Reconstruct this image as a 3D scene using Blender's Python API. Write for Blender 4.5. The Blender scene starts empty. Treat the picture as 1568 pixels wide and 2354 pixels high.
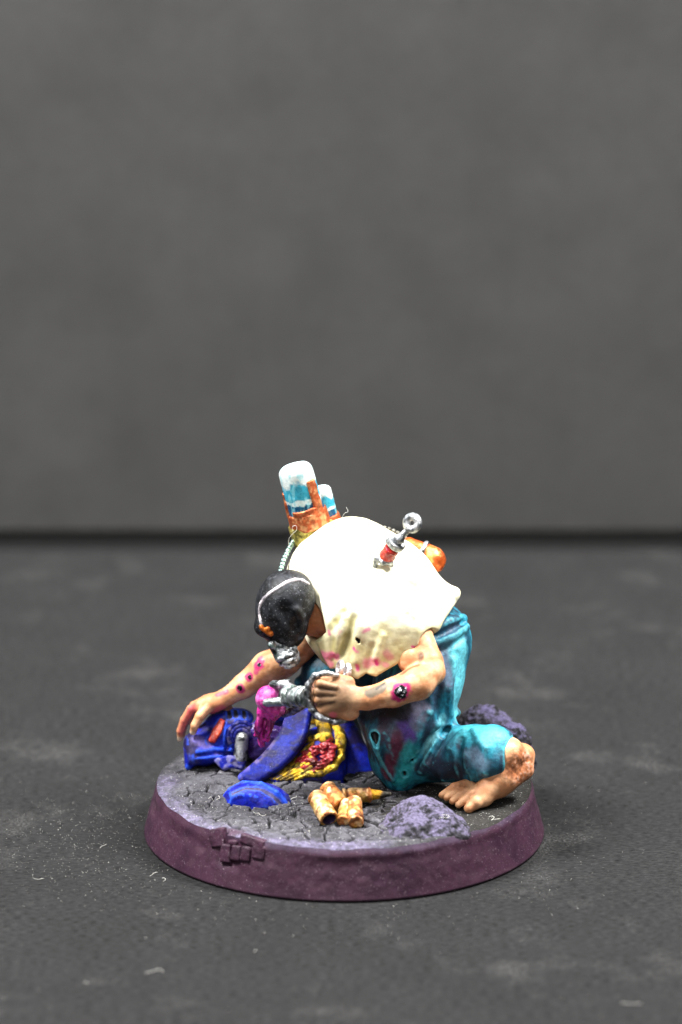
import bpy, math, random
import numpy as np

# ------------------------------------------------------------------ camera, world, lamps, exposure
MM = 0.001
SC = bpy.context.scene
TANV = math.tan(math.radians(7.15))           # half the vertical field of view
PITCH = math.radians(15.87)
CAM = np.array([-0.25, -306.6, 113.6])         # millimetres
cam_d = bpy.data.cameras.new('camera'); cam = bpy.data.objects.new('camera', cam_d)
SC.collection.objects.link(cam); SC.camera = cam
cam.location = CAM * MM; cam.rotation_euler = (math.pi/2 - PITCH, 0, 0)
cam_d.sensor_fit = 'VERTICAL'; cam_d.sensor_height = 36; cam_d.lens = 18 / TANV
cam_d.clip_start = 0.01; cam_d.clip_end = 5
cam_d.dof.use_dof = True; cam_d.dof.focus_distance = 0.3205; cam_d.dof.aperture_fstop = 26

W = bpy.data.worlds.new('World'); SC.world = W; W.use_nodes = True
W.node_tree.nodes['Background'].inputs[0].default_value = (1, 0.98, 0.96, 1)
W.node_tree.nodes['Background'].inputs[1].default_value = 0.05

def area(name, loc, target, size, power, col=(1, 1, 1), sy=None):
    l = bpy.data.lights.new(name, 'AREA'); l.energy = power; l.color = col
    l.shape = 'RECTANGLE'; l.size = size * MM; l.size_y = (sy or size) * MM
    o = bpy.data.objects.new(name, l); SC.collection.objects.link(o)
    from mathutils import Vector
    o.location = Vector(loc) * MM
    o.rotation_euler = (Vector(target) - Vector(loc)).to_track_quat('-Z', 'Y').to_euler()
    return o
area('softbox_left', (-170, -20, 310), (0, 5, 10), 90, 4.0, (1, 0.99, 0.97))
area('softbox_right', (175, 10, 305), (0, 5, 10), 90, 3.6, (1, 0.99, 0.97))
area('softbox_front', (-30, -380, 260), (0, 60, 55), 150, 0.66, (1, 0.99, 0.98))
vs = SC.view_settings
vs.view_transform = 'Standard'; vs.look = 'None'; vs.gamma = 1; vs.exposure = 0.0; vs.use_curve_mapping = False
SC.cycles.use_denoising = True
SC.cycles.max_bounces = 6

# a point of the place, from where it appears in the photograph (1568 x 2354) and how deep it lies
def A(px, py, Y):
    u = (px - 784) / 1177 * TANV; v = (1177 - py) / 1177 * TANV
    c, s = math.cos(PITCH), math.sin(PITCH)
    d = np.array([u, c + v * s, -s + v * c])
    return CAM + d * ((Y - CAM[1]) / d[1])
def ray(px, py):
    p = A(px, py, 0) - CAM
    return p / np.linalg.norm(p)
PX = 28.8   # pixels per millimetre at the figure

# ------------------------------------------------------------------ numeric noise
def _h(ix, iy, iz, seed):
    n = (ix * 374761393 + iy * 668265263 + iz * 2147483647 + seed * 1274126177) & 0xffffffff
    n = ((n ^ (n >> 13)) * 1274126177) & 0xffffffff
    return ((n ^ (n >> 16)) & 0xffff) / 65535.0
_T = np.random.default_rng(11).random(64 ** 3).astype(np.float32) * 2 - 1
def vnoise(P, s=1.0, seed=0):
    Q = (P * s + np.array([seed * 17.31, seed * 5.77, seed * 9.13])).astype(np.float32); I = np.floor(Q); F = Q - I; F = F * F * (3 - 2 * F); I = I.astype(np.int32)
    x0, y0, z0 = (I[:, 0] & 63) << 12, (I[:, 1] & 63) << 6, I[:, 2] & 63
    x1, y1, z1 = ((I[:, 0] + 1) & 63) << 12, ((I[:, 1] + 1) & 63) << 6, (I[:, 2] + 1) & 63
    fx, fy, fz = F[:, 0], F[:, 1], F[:, 2]
    def L(b): a0 = _T[b + z0]; return a0 + (_T[b + z1] - a0) * fz
    a = L(x0 + y0); a = a + (L(x0 + y1) - a) * fy
    b = L(x1 + y0); b = b + (L(x1 + y1) - b) * fy
    return (a + (b - a) * fx).astype(np.float64)
def fbm(P, s=1.0, o=4, seed=0):
    r = 0; a = 0.5
    for k in range(o):
        r = r + a * vnoise(P, s * 2.03 ** k, seed + k * 7); a *= 0.5
    return r
def worley2(x, y, s, seed=0):
    X, Y = x * s, y * s; ix, iy = np.floor(X).astype(np.int64), np.floor(Y).astype(np.int64)
    f1 = np.full(X.shape, 9.0); f2 = np.full(X.shape, 9.0); cid = np.zeros(X.shape)
    for a in (-1, 0, 1):
        for b in (-1, 0, 1):
            jx, jy = ix + a, iy + b
            d = np.hypot(jx + _h(jx, jy, jx * 0, seed) - X, jy + _h(jx, jy, jx * 0 + 5, seed) - Y)
            m = d < f1
            f2 = np.where(m, f1, np.minimum(f2, d)); cid = np.where(m, _h(jx, jy, jx * 0 + 9, seed), cid); f1 = np.where(m, d, f1)
    return f2 - f1, cid
def sstep(a, b, x):
    t = np.clip((x - a) / (b - a), 0, 1); return t * t * (3 - 2 * t)

# ------------------------------------------------------------------ solids as distance fields
def smin(a, b, k):
    if k <= 0: return np.minimum(a, b)
    h = np.clip(0.5 + 0.5 * (b - a) / k, 0, 1)
    return b * (1 - h) + a * h - k * h * (1 - h)
_cur = [None, None, None]
def gap(P, o):
    if _cur[0] is not P: _cur[:] = [P, P.min(0).tolist(), P.max(0).tolist()]
    lo, hi = _cur[1], _cur[2]; ol, oh = o.lol, o.hil; r = 0.0
    for i in (0, 1, 2):
        d = max(ol[i] - hi[i], lo[i] - oh[i], 0.0); r += d * d
    return math.sqrt(r)
class S:
    def __init__(s, f, lo, hi): s.f = f; s.lo = np.array(lo, float); s.hi = np.array(hi, float); s.lol = s.lo.tolist(); s.hil = s.hi.tolist()
    def u(s, o, k=0.0):
        if isinstance(o, (list, tuple)):
            r = s
            for q in o: r = r.u(q, k)
            return r
        def f(P):
            p, q, gp, gq = s, o, gap(P, s), gap(P, o)
            if gq < gp: p, q, gq = o, s, gp
            a = p.f(P)
            if gq > a.max() + k: return a
            return smin(a, q.f(P), k)
        return S(f, np.minimum(s.lo, o.lo) - k/4, np.maximum(s.hi, o.hi) + k/4)
    def sub(s, o, k=0.0):
        def f(P):
            a = s.f(P)
            if gap(P, o) > -a.min() + k: return a
            return -smin(-a, o.f(P), k)
        return S(f, s.lo, s.hi)
    def inter(s, o, k=0.0): return S(lambda P: -smin(-s.f(P), -o.f(P), k), np.maximum(s.lo, o.lo), np.minimum(s.hi, o.hi))
    def disp(s, g, m): return S(lambda P: s.f(P) + g(P), s.lo - m, s.hi + m)
def U(lst, k=0.0): return lst[0].u(lst[1:], k)
def ball(c, r):
    c = np.array(c, float); return S(lambda P: np.linalg.norm(P - c, axis=1) - r, c - r, c + r)
def cone(a, b, r1, r2=None):
    a, b = np.array(a, float), np.array(b, float); r2 = r1 if r2 is None else r2
    ab = b - a; L = max(ab @ ab, 1e-9)
    def f(P):
        t = np.clip((P - a) @ ab / L, 0, 1)
        return np.linalg.norm(P - a - t[:, None] * ab, axis=1) - (r1 + (r2 - r1) * t)
    return S(f, np.minimum(a - r1, b - r2), np.maximum(a + r1, b + r2))
def chain(pts, rs, k=0.0):
    if np.isscalar(rs): rs = [rs] * len(pts)
    return U([cone(pts[i], pts[i+1], rs[i], rs[i+1]) for i in range(len(pts) - 1)], k)
def frame(ax, hint=(0, 0, 1)):
    z = np.array(ax, float); z /= np.linalg.norm(z); x = np.cross(hint, z)
    if np.linalg.norm(x) < 1e-3: x = np.cross((0, 1, 0), z)
    x /= np.linalg.norm(x); return np.stack([x, np.cross(z, x), z])       # rows
def ell(c, r, R=None):
    c = np.array(c, float); r = np.array(r, float); R = np.eye(3) if R is None else R
    def f(P):
        q = (P - c) @ R.T; k0 = np.linalg.norm(q / r, axis=1); k1 = np.linalg.norm(q / (r * r), axis=1)
        return k0 * (k0 - 1) / np.maximum(k1, 1e-6)
    m = r.max(); return S(f, c - m, c + m)
def box(c, r, R=None, rnd=0.1):
    c = np.array(c, float); r = np.array(r, float) - rnd; R = np.eye(3) if R is None else R
    def f(P):
        q = np.abs((P - c) @ R.T) - r
        return np.linalg.norm(np.maximum(q, 0), axis=1) + np.minimum(q.max(1), 0) - rnd
    m = np.linalg.norm(r) + rnd; return S(f, c - m, c + m)
def tor(c, ax, R0, r):
    c = np.array(c, float); F = frame(ax)
    def f(P):
        q = (P - c) @ F.T; return np.hypot(np.hypot(q[:, 0], q[:, 1]) - R0, q[:, 2]) - r
    return S(f, c - R0 - r, c + R0 + r)
def cyl(a, b, r, rnd=0.05):
    a, b = np.array(a, float), np.array(b, float); L = np.linalg.norm(b - a); F = frame(b - a); c = (a + b) / 2
    def f(P):
        q = (P - c) @ F.T; d = np.stack([np.hypot(q[:, 0], q[:, 1]) - r + rnd, np.abs(q[:, 2]) - L/2 + rnd], 1)
        return np.linalg.norm(np.maximum(d, 0), axis=1) + np.minimum(d.max(1), 0) - rnd
    m = math.hypot(L/2, r); return S(f, c - m, c + m)
def half(p, n):
    p = np.array(p, float); n = np.array(n, float); n /= np.linalg.norm(n)
    return S(lambda P: (P - p) @ n, np.full(3, -99.), np.full(3, 99.))
def ruled(a, b, r, n=14, k=0.25):
    """thick bent sheet between two polylines"""
    def samp(pl, t):
        pl = np.array(pl); m = len(pl) - 1; i = min(int(t * m), m - 1); w = t * m - i
        p0, p1, p2, p3 = pl[max(i-1, 0)], pl[i], pl[i+1], pl[min(i+2, m)]
        return 0.5 * (2*p1 + (p2-p0)*w + (2*p0-5*p1+4*p2-p3)*w*w + (3*p1-p0-3*p2+p3)*w**3)
    return U([cone(samp(a, t), samp(b, t), r) for t in np.linspace(0, 1, n)], k)
def poly2(P2, V):
    d = np.full(len(P2), 1e9); s = np.ones(len(P2)); n = len(V)
    for i in range(n):
        a, b = V[i], V[i-1]; e = b - a; w = P2 - a
        t = np.clip(w @ e / (e @ e), 0, 1); d = np.minimum(d, ((w - t[:, None] * e) ** 2).sum(1))
        c1 = P2[:, 1] >= a[1]; c2 = P2[:, 1] < b[1]; c3 = e[0] * w[:, 1] > e[1] * w[:, 0]
        fl = (c1 & c2 & c3) | (~c1 & ~c2 & ~c3); s = np.where(fl, -s, s)
    return s * np.sqrt(d)
def slab(pts, ymid, th, rnd=0.15):
    """cloth-like sheet: an outline in the XZ plane, hung at depth ymid(x, z)"""
    V = np.array([[p[0], p[2]] for p in pts])
    def f(P):
        d = np.stack([poly2(P[:, [0, 2]], V) + rnd, np.abs(P[:, 1] - ymid(P[:, 0], P[:, 2])) * 0.85 - th + rnd], 1)
        return np.linalg.norm(np.maximum(d, 0), axis=1) + np.minimum(d.max(1), 0) - rnd
    lo = [V[:, 0].min(), 0, V[:, 1].min()]; hi = [V[:, 0].max(), 0, V[:, 1].max()]
    g = np.stack(np.meshgrid(np.linspace(lo[0], hi[0], 9), np.linspace(lo[2], hi[2], 9)), -1).reshape(-1, 2)
    yy = ymid(g[:, 0], g[:, 1]); lo[1] = yy.min() - th * 1.5; hi[1] = yy.max() + th * 1.5
    return S(f, lo, hi)
def grad(f, P, e=0.02):
    g = np.empty_like(P)
    for i in range(3):
        d = np.zeros(3); d[i] = e; g[:, i] = (f(P + d) - f(P - d)) / (2 * e)
    return g
def hit(sh, px, py):
    """where the sight line of a picture point meets a solid (or passes it closest)"""
    d = ray(px, py); t = (sh.lo[1] - .3 - CAM[1]) / d[1]; best = (1e9, t)
    for _ in range(70):
        v = float(sh.f((CAM + d * t)[None])[0])
        if v < best[0]: best = (v, t)
        if v < 0.003 or (CAM + d * t)[1] > sh.hi[1] + 1: break
        t += v * 0.8
    return CAM + d * best[1] + np.array([0, .12 if best[0] > .05 else 0, 0])
def mesh_sdf(sh, h):
    lo = sh.lo - 2.5 * h; hi = sh.hi + 2.5 * h; B = 4
    nb = np.ceil((hi - lo) / (B * h)).astype(int) + 1
    bi = np.stack(np.meshgrid(*[np.arange(n) for n in nb], indexing='ij'), -1).reshape(-1, 3)
    fc = np.empty(len(bi)); ck = (bi // 8) @ np.array([1000000, 1000, 1]); co = np.argsort(ck, kind='stable'); cs = np.r_[0, np.flatnonzero(np.diff(ck[co])) + 1, len(co)]
    for s, e in zip(cs[:-1], cs[1:]): i = co[s:e]; fc[i] = sh.f(lo + (bi[i] + 0.5) * B * h)
    act = np.abs(fc) < B * h * 0.87 * 1.25 + 0.12
    V = np.repeat(np.repeat(np.repeat(np.where(fc < 0, -1., 1.).reshape(nb), B, 0), B, 1), B, 2)
    loc = np.stack(np.meshgrid(*[np.arange(B)] * 3, indexing='ij'), -1).reshape(-1, 3)
    ab = bi[act]
    sb = ab // 6; key = (sb[:, 0] * 1000 + sb[:, 1]) * 1000 + sb[:, 2]; od = np.argsort(key, kind='stable'); ab = ab[od]; key = key[od]
    cuts = np.r_[0, np.flatnonzero(np.diff(key)) + 1, len(ab)]
    for s, e in zip(cuts[:-1], cuts[1:]):
        idx = (ab[s:e, None, :] * B + loc[None]).reshape(-1, 3)
        V[idx[:, 0], idx[:, 1], idx[:, 2]] = sh.f(lo + idx * h)
    ins = V < 0
    n = np.array(V.shape) - 1
    cnt = np.zeros(n, np.int8)
    offs = [(a, b, c) for a in (0, 1) for b in (0, 1) for c in (0, 1)]
    for a, b, c in offs: cnt += ins[a:a+n[0], b:b+n[1], c:c+n[2]]
    ci = np.argwhere((cnt > 0) & (cnt < 8))
    if len(ci) == 0: raise RuntimeError('empty field')
    vid = np.full(n, -1, np.int64); vid[ci[:, 0], ci[:, 1], ci[:, 2]] = np.arange(len(ci))
    acc = np.zeros((len(ci), 3)); num = np.zeros(len(ci))
    vals = {o: V[ci[:, 0]+o[0], ci[:, 1]+o[1], ci[:, 2]+o[2]] for o in offs}
    for o in offs:
        for ax in range(3):
            if o[ax]: continue
            q = list(o); q[ax] = 1; q = tuple(q); va, vb = vals[o], vals[q]; m = (va < 0) != (vb < 0)
            t = np.where(m, va / np.where(m, va - vb, 1), 0)
            p = np.array(o, float)[None].repeat(len(ci), 0); p[:, ax] = t
            acc[m] += p[m]; num[m] += 1
    vert = lo + (ci + acc / num[:, None]) * h
    quads = []
    for ax in range(3):
        s0 = [slice(0, None)] * 3; s1 = [slice(0, None)] * 3; s0[ax] = slice(0, -1); s1[ax] = slice(1, None)
        e = ins[tuple(s0)] != ins[tuple(s1)]; fl = ins[tuple(s0)]
        E = np.argwhere(e); b, c = (ax + 1) % 3, (ax + 2) % 3
        E = E[(E[:, b] > 0) & (E[:, c] > 0) & (E[:, b] < n[b]) & (E[:, c] < n[c])]
        flip = fl[E[:, 0], E[:, 1], E[:, 2]]
        q = []
        for db, dc in ((1, 1), (0, 1), (0, 0), (1, 0)):
            k = E.copy(); k[:, b] -= db; k[:, c] -= dc; q.append(vid[k[:, 0], k[:, 1], k[:, 2]])
        q = np.stack(q, 1); q[~flip] = q[~flip][:, ::-1]; quads.append(q)
    quads = np.concatenate(quads); quads = quads[(quads >= 0).all(1)]
    key = np.floor(vert / 2.0).astype(int); od = np.lexsort(key.T); kk = key[od]; cuts = np.r_[0, np.flatnonzero(np.any(np.diff(kk, axis=0) != 0, axis=1)) + 1, len(od)]
    def fch(P):
        r = np.empty(len(P))
        for s, e in zip(cuts[:-1], cuts[1:]): i = od[s:e]; r[i] = sh.f(P[i])
        return r
    for _ in range(1):
        v = fch(vert); g = np.stack([fch(vert + h * 0.4 * np.eye(3)[j]) - v for j in range(3)], 1) / (h * 0.4); gg = np.maximum((g * g).sum(1), 0.05)
        st = -(v / gg)[:, None] * g; L = np.linalg.norm(st, axis=1); st *= np.minimum(1, 0.8 * h / np.maximum(L, 1e-9))[:, None]
        vert = vert + st * 0.8
    return vert, quads

# ------------------------------------------------------------------ colour helpers
def C(r, g, b):
    return np.array([(c / 255 / 12.92 if c / 255 <= 0.04045 else ((c / 255 + 0.055) / 1.055) ** 2.4) for c in (r, g, b)])
def flat(P, c): return np.repeat(np.array(c)[None], len(P), 0)
def mix(col, c2, m):
    m = np.clip(m, 0, 1) * np.ones(len(col)); m = m[:, None]; c2 = np.array(c2)
    return col * (1 - m) + (c2 if c2.ndim == 2 else c2[None]) * m
def _spl(P, d, soft, nz, sc, seed):
    r = np.zeros(len(P)); m = d < 1 + soft + nz
    if m.any(): r[m] = 1 - sstep(1 - soft, 1 + soft, d[m] + nz * fbm(P[m], sc, 3, seed))
    return r
def spot(P, c, r, soft=0.25, nz=0.35, s=2.5, seed=1):
    return _spl(P, np.linalg.norm(P - np.array(c), axis=1) / r, soft, nz, s, seed)
def streak(P, a, b, r, soft=0.3, nz=0.4, s=2.0, seed=2):
    return _spl(P, cone(a, b, 0).f(P) / r, soft, nz, s, seed)

# ------------------------------------------------------------------ materials
def mat(name, rough=0.55, metal=0.0, var=0.25, vscale=1.6, bump=0.35, bdist=0.1, bscale=5.0, speck=0.0, sscale=9.0, spec=0.5,
        color=None, rvar=0.15, coat=0.0, stretch=(1, 1, 1), speck_col=(0.75, 0.75, 0.72)):
    m = bpy.data.materials.new(name); m.use_nodes = True; nt = m.node_tree; N = nt.nodes; L = nt.links
    bs = N['Principled BSDF']; bs.inputs['Metallic'].default_value = metal
    bs.inputs['Specular IOR Level'].default_value = spec; bs.inputs['Coat Weight'].default_value = coat
    tc = N.new('ShaderNodeTexCoord'); mp = N.new('ShaderNodeMapping')
    mp.inputs['Scale'].default_value = [1000 * s for s in stretch]; L.new(tc.outputs['Object'], mp.inputs['Vector'])
    def noise(scale, det=4, ro=0.6):
        n = N.new('ShaderNodeTexNoise'); n.inputs['Scale'].default_value = scale; n.inputs['Detail'].default_value = det
        n.inputs['Roughness'].default_value = ro; L.new(mp.outputs[0], n.inputs['Vector']); return n
    if color is None:
        at = N.new('ShaderNodeAttribute'); at.attribute_name = 'paint'; src = at.outputs['Color']
    else:
        rg = N.new('ShaderNodeRGB'); rg.outputs[0].default_value = (*color, 1); src = rg.outputs[0]
    n1 = noise(vscale, 6, 0.65); mr = N.new('ShaderNodeMapRange')
    mr.inputs['From Min'].default_value = 0.3; mr.inputs['From Max'].default_value = 0.7
    mr.inputs['To Min'].default_value = 1 - var; mr.inputs['To Max'].default_value = 1 + var; L.new(n1.outputs['Fac'], mr.inputs[0])
    vm = N.new('ShaderNodeVectorMath'); vm.operation = 'SCALE'; L.new(src, vm.inputs[0]); L.new(mr.outputs[0], vm.inputs['Scale'])
    out = vm.outputs[0]
    if speck > 0:
        n2 = noise(sscale, 2, 0.5); r2 = N.new('ShaderNodeMapRange'); r2.inputs['From Min'].default_value = 0.73 - speck
        r2.inputs['From Max'].default_value = 0.78 - speck * 0.9; L.new(n2.outputs['Fac'], r2.inputs[0])
        mx = N.new('ShaderNodeMix'); mx.data_type = 'RGBA'; L.new(r2.outputs[0], mx.inputs['Factor']); L.new(out, mx.inputs['A'])
        mx.inputs['B'].default_value = (*speck_col, 1); out = mx.outputs['Result']
    L.new(out, bs.inputs['Base Color'])
    n3 = noise(bscale, 5, 0.65); rr = N.new('ShaderNodeMapRange'); rr.inputs['To Min'].default_value = max(rough - rvar, 0.05)
    rr.inputs['To Max'].default_value = min(rough + rvar, 1); rr.inputs['From Min'].default_value = 0.3; rr.inputs['From Max'].default_value = 0.7
    L.new(n3.outputs['Fac'], rr.inputs[0]); L.new(rr.outputs[0], bs.inputs['Roughness'])
    if bump > 0:
        bp = N.new('ShaderNodeBump'); bp.inputs['Strength'].default_value = bump; bp.inputs['Distance'].default_value = bdist * MM
        L.new(n3.outputs['Fac'], bp.inputs['Height']); L.new(bp.outputs[0], bs.inputs['Normal'])
    return m
M = dict(
    skin=mat('painted_skin', 0.5, var=0.2, vscale=2.5, bump=0.35, bscale=4, spec=0.4),
    shirt=mat('painted_cloth', 0.7, var=0.08, bump=0.3, bscale=4, spec=0.3),
    teal=mat('painted_trousers', 0.55, var=0.35, vscale=3, bump=0.5, bscale=5, speck=0.02, sscale=11, speck_col=(0.1, 0.45, 0.5)),
    black=mat('painted_leather', 0.5, var=0.4, vscale=2.5, bump=0.4, bscale=6, speck=0.06, sscale=10, spec=0.25, speck_col=(0.3, 0.32, 0.33)),
    blue=mat('painted_armour', 0.5, var=0.4, vscale=3, bump=0.5, bscale=5, speck=0.015, sscale=9, spec=0.15, speck_col=(0.35, 0.35, 0.55)),
    silver=mat('painted_silver', 0.38, 0.85, var=0.5, vscale=4, bump=0.9, bscale=5, rvar=0.15),
    gold=mat('painted_gold', 0.38, 0.6, var=0.5, vscale=4, bump=1.0, bdist=.15, bscale=5),
    brass=mat('painted_brass', 0.42, 0.45, var=0.3, vscale=3, bump=0.8, bscale=6),
    copper=mat('painted_copper', 0.4, 0.5, var=0.3, vscale=3, bump=0.5, bscale=6),
    gore=mat('glossy_paint', 0.28, var=0.35, vscale=3, bump=0.7, bdist=.15, bscale=3.5, spec=0.6),
    glass=mat('painted_glass', 0.3, var=0.15, vscale=2, bump=0.3, bscale=4, spec=0.6),
    rock=mat('drybrushed_stone', 0.9, var=0.6, vscale=5, bump=1.0, bdist=.22, bscale=6, spec=0.2),
    ground=mat('cracked_ground', 0.8, var=0.45, vscale=5, bump=0.9, bdist=.15, bscale=6, spec=0.25, speck=0.04, sscale=9),
    rim=mat('purple_rim', 0.55, var=0.22, vscale=1.4, bump=0.4, bscale=8, speck=0.05, sscale=12, spec=0.3, speck_col=(0.36, 0.28, 0.33)),
    fibre=mat('dust_fibre', 0.8, color=(0.75, 0.74, 0.68), var=0.1, bump=0),
)

# ------------------------------------------------------------------ objects
def thing(name, label, cat, origin, group=None):
    o = bpy.data.objects.new(name, None); SC.collection.objects.link(o); o.empty_display_size = 0.002
    o.location = np.array(origin) * MM; o['label'] = label; o['category'] = cat
    if group: o['group'] = group
    return o
def tag(o, label, cat, group=None):
    o['label'] = label; o['category'] = cat
    if group: o['group'] = group
    return o
def worldpos(o):
    p = np.array(o.location) if o else np.zeros(3)
    while o and o.parent: o = o.parent; p = p + np.array(o.location)
    return p / MM
def link(name, verts, faces, m, parent=None, origin=None, col=None, smooth=True):
    verts = np.asarray(verts, float)
    base = worldpos(parent) if parent else (np.array(origin, float) if origin is not None else np.zeros(3))
    me = bpy.data.meshes.new(name)
    fa = faces if isinstance(faces, np.ndarray) else np.zeros(1)
    v = (verts - base) * MM
    if fa.ndim != 2: me.from_pydata(v.tolist(), [], [list(f) for f in faces])
    else:
        k = fa.shape[1]; me.vertices.add(len(v)); me.vertices.foreach_set('co', v.ravel())
        me.loops.add(fa.size); me.loops.foreach_set('vertex_index', fa.ravel().astype(np.int32))
        me.polygons.add(len(fa)); me.polygons.foreach_set('loop_start', (np.arange(len(fa)) * k).astype(np.int32))
        me.polygons.foreach_set('loop_total', np.full(len(fa), k, np.int32)); me.update(calc_edges=True); me.validate()
    me.materials.append(m)
    if smooth: me.polygons.foreach_set('use_smooth', np.ones(len(me.polygons), bool))
    if col is not None:
        a = me.color_attributes.new('paint', 'FLOAT_COLOR', 'POINT'); c = np.ones((len(verts), 4)); c[:, :3] = np.clip(col, 0, 1)
        a.data.foreach_set('color', c.ravel().astype(np.float32))
    o = bpy.data.objects.new(name, me); SC.collection.objects.link(o)
    if parent: o.parent = parent
    else: o.location = base * MM
    return o
import time, os
DBG = os.environ.get('DBG'); T_0 = time.time()
def ridges(sh, v, e):
    key = np.floor(v / 2.0).astype(int); od = np.lexsort(key.T); kk = key[od]; cuts = np.r_[0, np.flatnonzero(np.any(np.diff(kk, axis=0) != 0, axis=1)) + 1, len(od)]
    r = np.zeros(len(v))
    for s0_, e0_ in zip(cuts[:-1], cuts[1:]):
        i = od[s0_:e0_]; q = v[i]; t = -6 * sh.f(q)
        for j in range(3):
            d = np.eye(3)[j] * e; t = t + sh.f(q + d) + sh.f(q - d)
        r[i] = t / (e * e)
    return r
def solid(name, sh, h, m, paint, parent=None, origin=None, edge=None):
    t0 = time.time(); v, q = mesh_sdf(sh, h); t1 = time.time()
    c = paint(v) if callable(paint) else flat(v, paint)
    if edge: c = mix(c, edge[0], edge[1] * sstep(edge[2], edge[3], ridges(sh, v, .14) + 1.2 * fbm(v, 2.5, 2, 5)))
    if DBG: print('%-14s %6d verts  mesh %.2f paint %.2f  at %.1f' % (name, len(v), t1 - t0, time.time() - t1, time.time() - T_0))
    return link(name, v, q, m, parent, origin, c)
def tube(name, pts, r, m, parent=None, origin=None, col=None, seg=7, n=5):
    P = np.array(pts, float); k = len(P) - 1; T = []
    for i in range(k):
        p0, p1, p2, p3 = P[max(i-1, 0)], P[i], P[i+1], P[min(i+2, k)]
        for w in np.linspace(0, 1, n, endpoint=False):
            T.append(0.5 * (2*p1 + (p2-p0)*w + (2*p0-5*p1+4*p2-p3)*w*w + (3*p1-p0-3*p2+p3)*w**3))
    T.append(P[-1]); T = np.array(T); rr = np.full(len(T), r) if np.isscalar(r) else np.interp(np.linspace(0, 1, len(T)), np.linspace(0, 1, len(r)), r)
    V = []; Fq = []
    for i, p in enumerate(T):
        F = frame(T[min(i+1, len(T)-1)] - T[max(i-1, 0)], (0.3, 0.2, 0.9))
        for j in range(seg):
            a = 2 * math.pi * j / seg; V.append(p + rr[i] * (math.cos(a) * F[0] + math.sin(a) * F[1]))
    for i in range(len(T) - 1):
        for j in range(seg): Fq.append([i*seg+j, i*seg+(j+1) % seg, (i+1)*seg+(j+1) % seg, (i+1)*seg+j])
    Fq.append(list(range(seg))[::-1]); Fq.append([(len(T)-1)*seg+j for j in range(seg)])
    return link(name, V, [tuple(f) for f in Fq], m, parent, origin, None if col is None else flat(np.array(V), col))
rnd = random.Random(4)

# ================================================================== the setting
def paper(name, base, grain, smear=False):
    m = bpy.data.materials.new(name); m.use_nodes = True; nt = m.node_tree; N = nt.nodes; L = nt.links; bs = N['Principled BSDF']
    bs.inputs['Roughness'].default_value = 0.9; bs.inputs['Specular IOR Level'].default_value = 0.06
    tc = N.new('ShaderNodeTexCoord'); mp = N.new('ShaderNodeMapping'); mp.inputs['Scale'].default_value = (1000, 1000, 1000)
    L.new(tc.outputs['Object'], mp.inputs[0])
    mp2 = N.new('ShaderNodeMapping'); mp2.inputs['Scale'].default_value = (1200, 3800, 1800); L.new(tc.outputs['Object'], mp2.inputs[0])
    def noise(sc, det, src, ro=0.6):
        n = N.new('ShaderNodeTexNoise'); n.inputs['Scale'].default_value = sc; n.inputs['Detail'].default_value = det
        n.inputs['Roughness'].default_value = ro; L.new(src.outputs[0], n.inputs['Vector']); return n
    def ramp(src, a, b, c, d):
        r = N.new('ShaderNodeMapRange'); L.new(src, r.inputs[0])
        for k, v in zip(('From Min', 'From Max', 'To Min', 'To Max'), (a, b, c, d)): r.inputs[k].default_value = v
        return r
    g = ramp(noise(1.3, 5, mp2, 0.75).outputs['Fac'], 0.3, 0.7, 1 - grain, 1 + grain)
    big = ramp(noise(0.11, 4, mp).outputs['Fac'], 0.3, 0.7, 0.9, 1.1)
    mu = N.new('ShaderNodeMath'); mu.operation = 'MULTIPLY'; L.new(g.outputs[0], mu.inputs[0]); L.new(big.outputs[0], mu.inputs[1])
    vm = N.new('ShaderNodeVectorMath'); vm.operation = 'SCALE'; vm.inputs[0].default_value = base; L.new(mu.outputs[0], vm.inputs['Scale'])
    out = vm.outputs[0]
    if smear:
        sm = ramp(noise(0.09, 6, mp, 0.7).outputs['Fac'], 0.54, 0.78, 0, 0.55)
        fine = ramp(noise(5.0, 2, mp).outputs['Fac'], 0.45, 0.7, 0, 1)
        m2 = N.new('ShaderNodeMath'); m2.operation = 'MULTIPLY'; L.new(sm.outputs[0], m2.inputs[0]); L.new(fine.outputs[0], m2.inputs[1])
        mx = N.new('ShaderNodeMix'); mx.data_type = 'RGBA'; L.new(m2.outputs[0], mx.inputs['Factor']); L.new(out, mx.inputs['A'])
        mx.inputs['B'].default_value = (0.2, 0.2, 0.195, 1); out = mx.outputs['Result']
    L.new(out, bs.inputs['Base Color'])
    bp = N.new('ShaderNodeBump'); bp.inputs['Strength'].default_value = 0.5; bp.inputs['Distance'].default_value = 0.06 * MM
    L.new(noise(2.0, 5, mp2, 0.7).outputs['Fac'], bp.inputs['Height']); L.new(bp.outputs[0], bs.inputs['Normal'])
    return m
def slabbox(name, lo, hi, m):
    x0, y0, z0 = lo; x1, y1, z1 = hi
    V = [(x0,y0,z0),(x1,y0,z0),(x1,y1,z0),(x0,y1,z0),(x0,y0,z1),(x1,y0,z1),(x1,y1,z1),(x0,y1,z1)]
    F = [(3,2,1,0),(4,5,6,7),(0,1,5,4),(1,2,6,5),(2,3,7,6),(3,0,4,7)]
    return link(name, V, F, m, smooth=False)
tb = slabbox('table_surface', (-260, -300, -3), (260, 79.2, 0), paper('dark_card', (0.0165, 0.0165, 0.0168), 0.95, True)); tb['kind'] = 'structure'
bd = slabbox('backdrop', (-320, 88, -0.45), (320, 91, 330), paper('grey_card', (0.056, 0.0557, 0.0548), 0.15)); bd['kind'] = 'structure'
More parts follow.
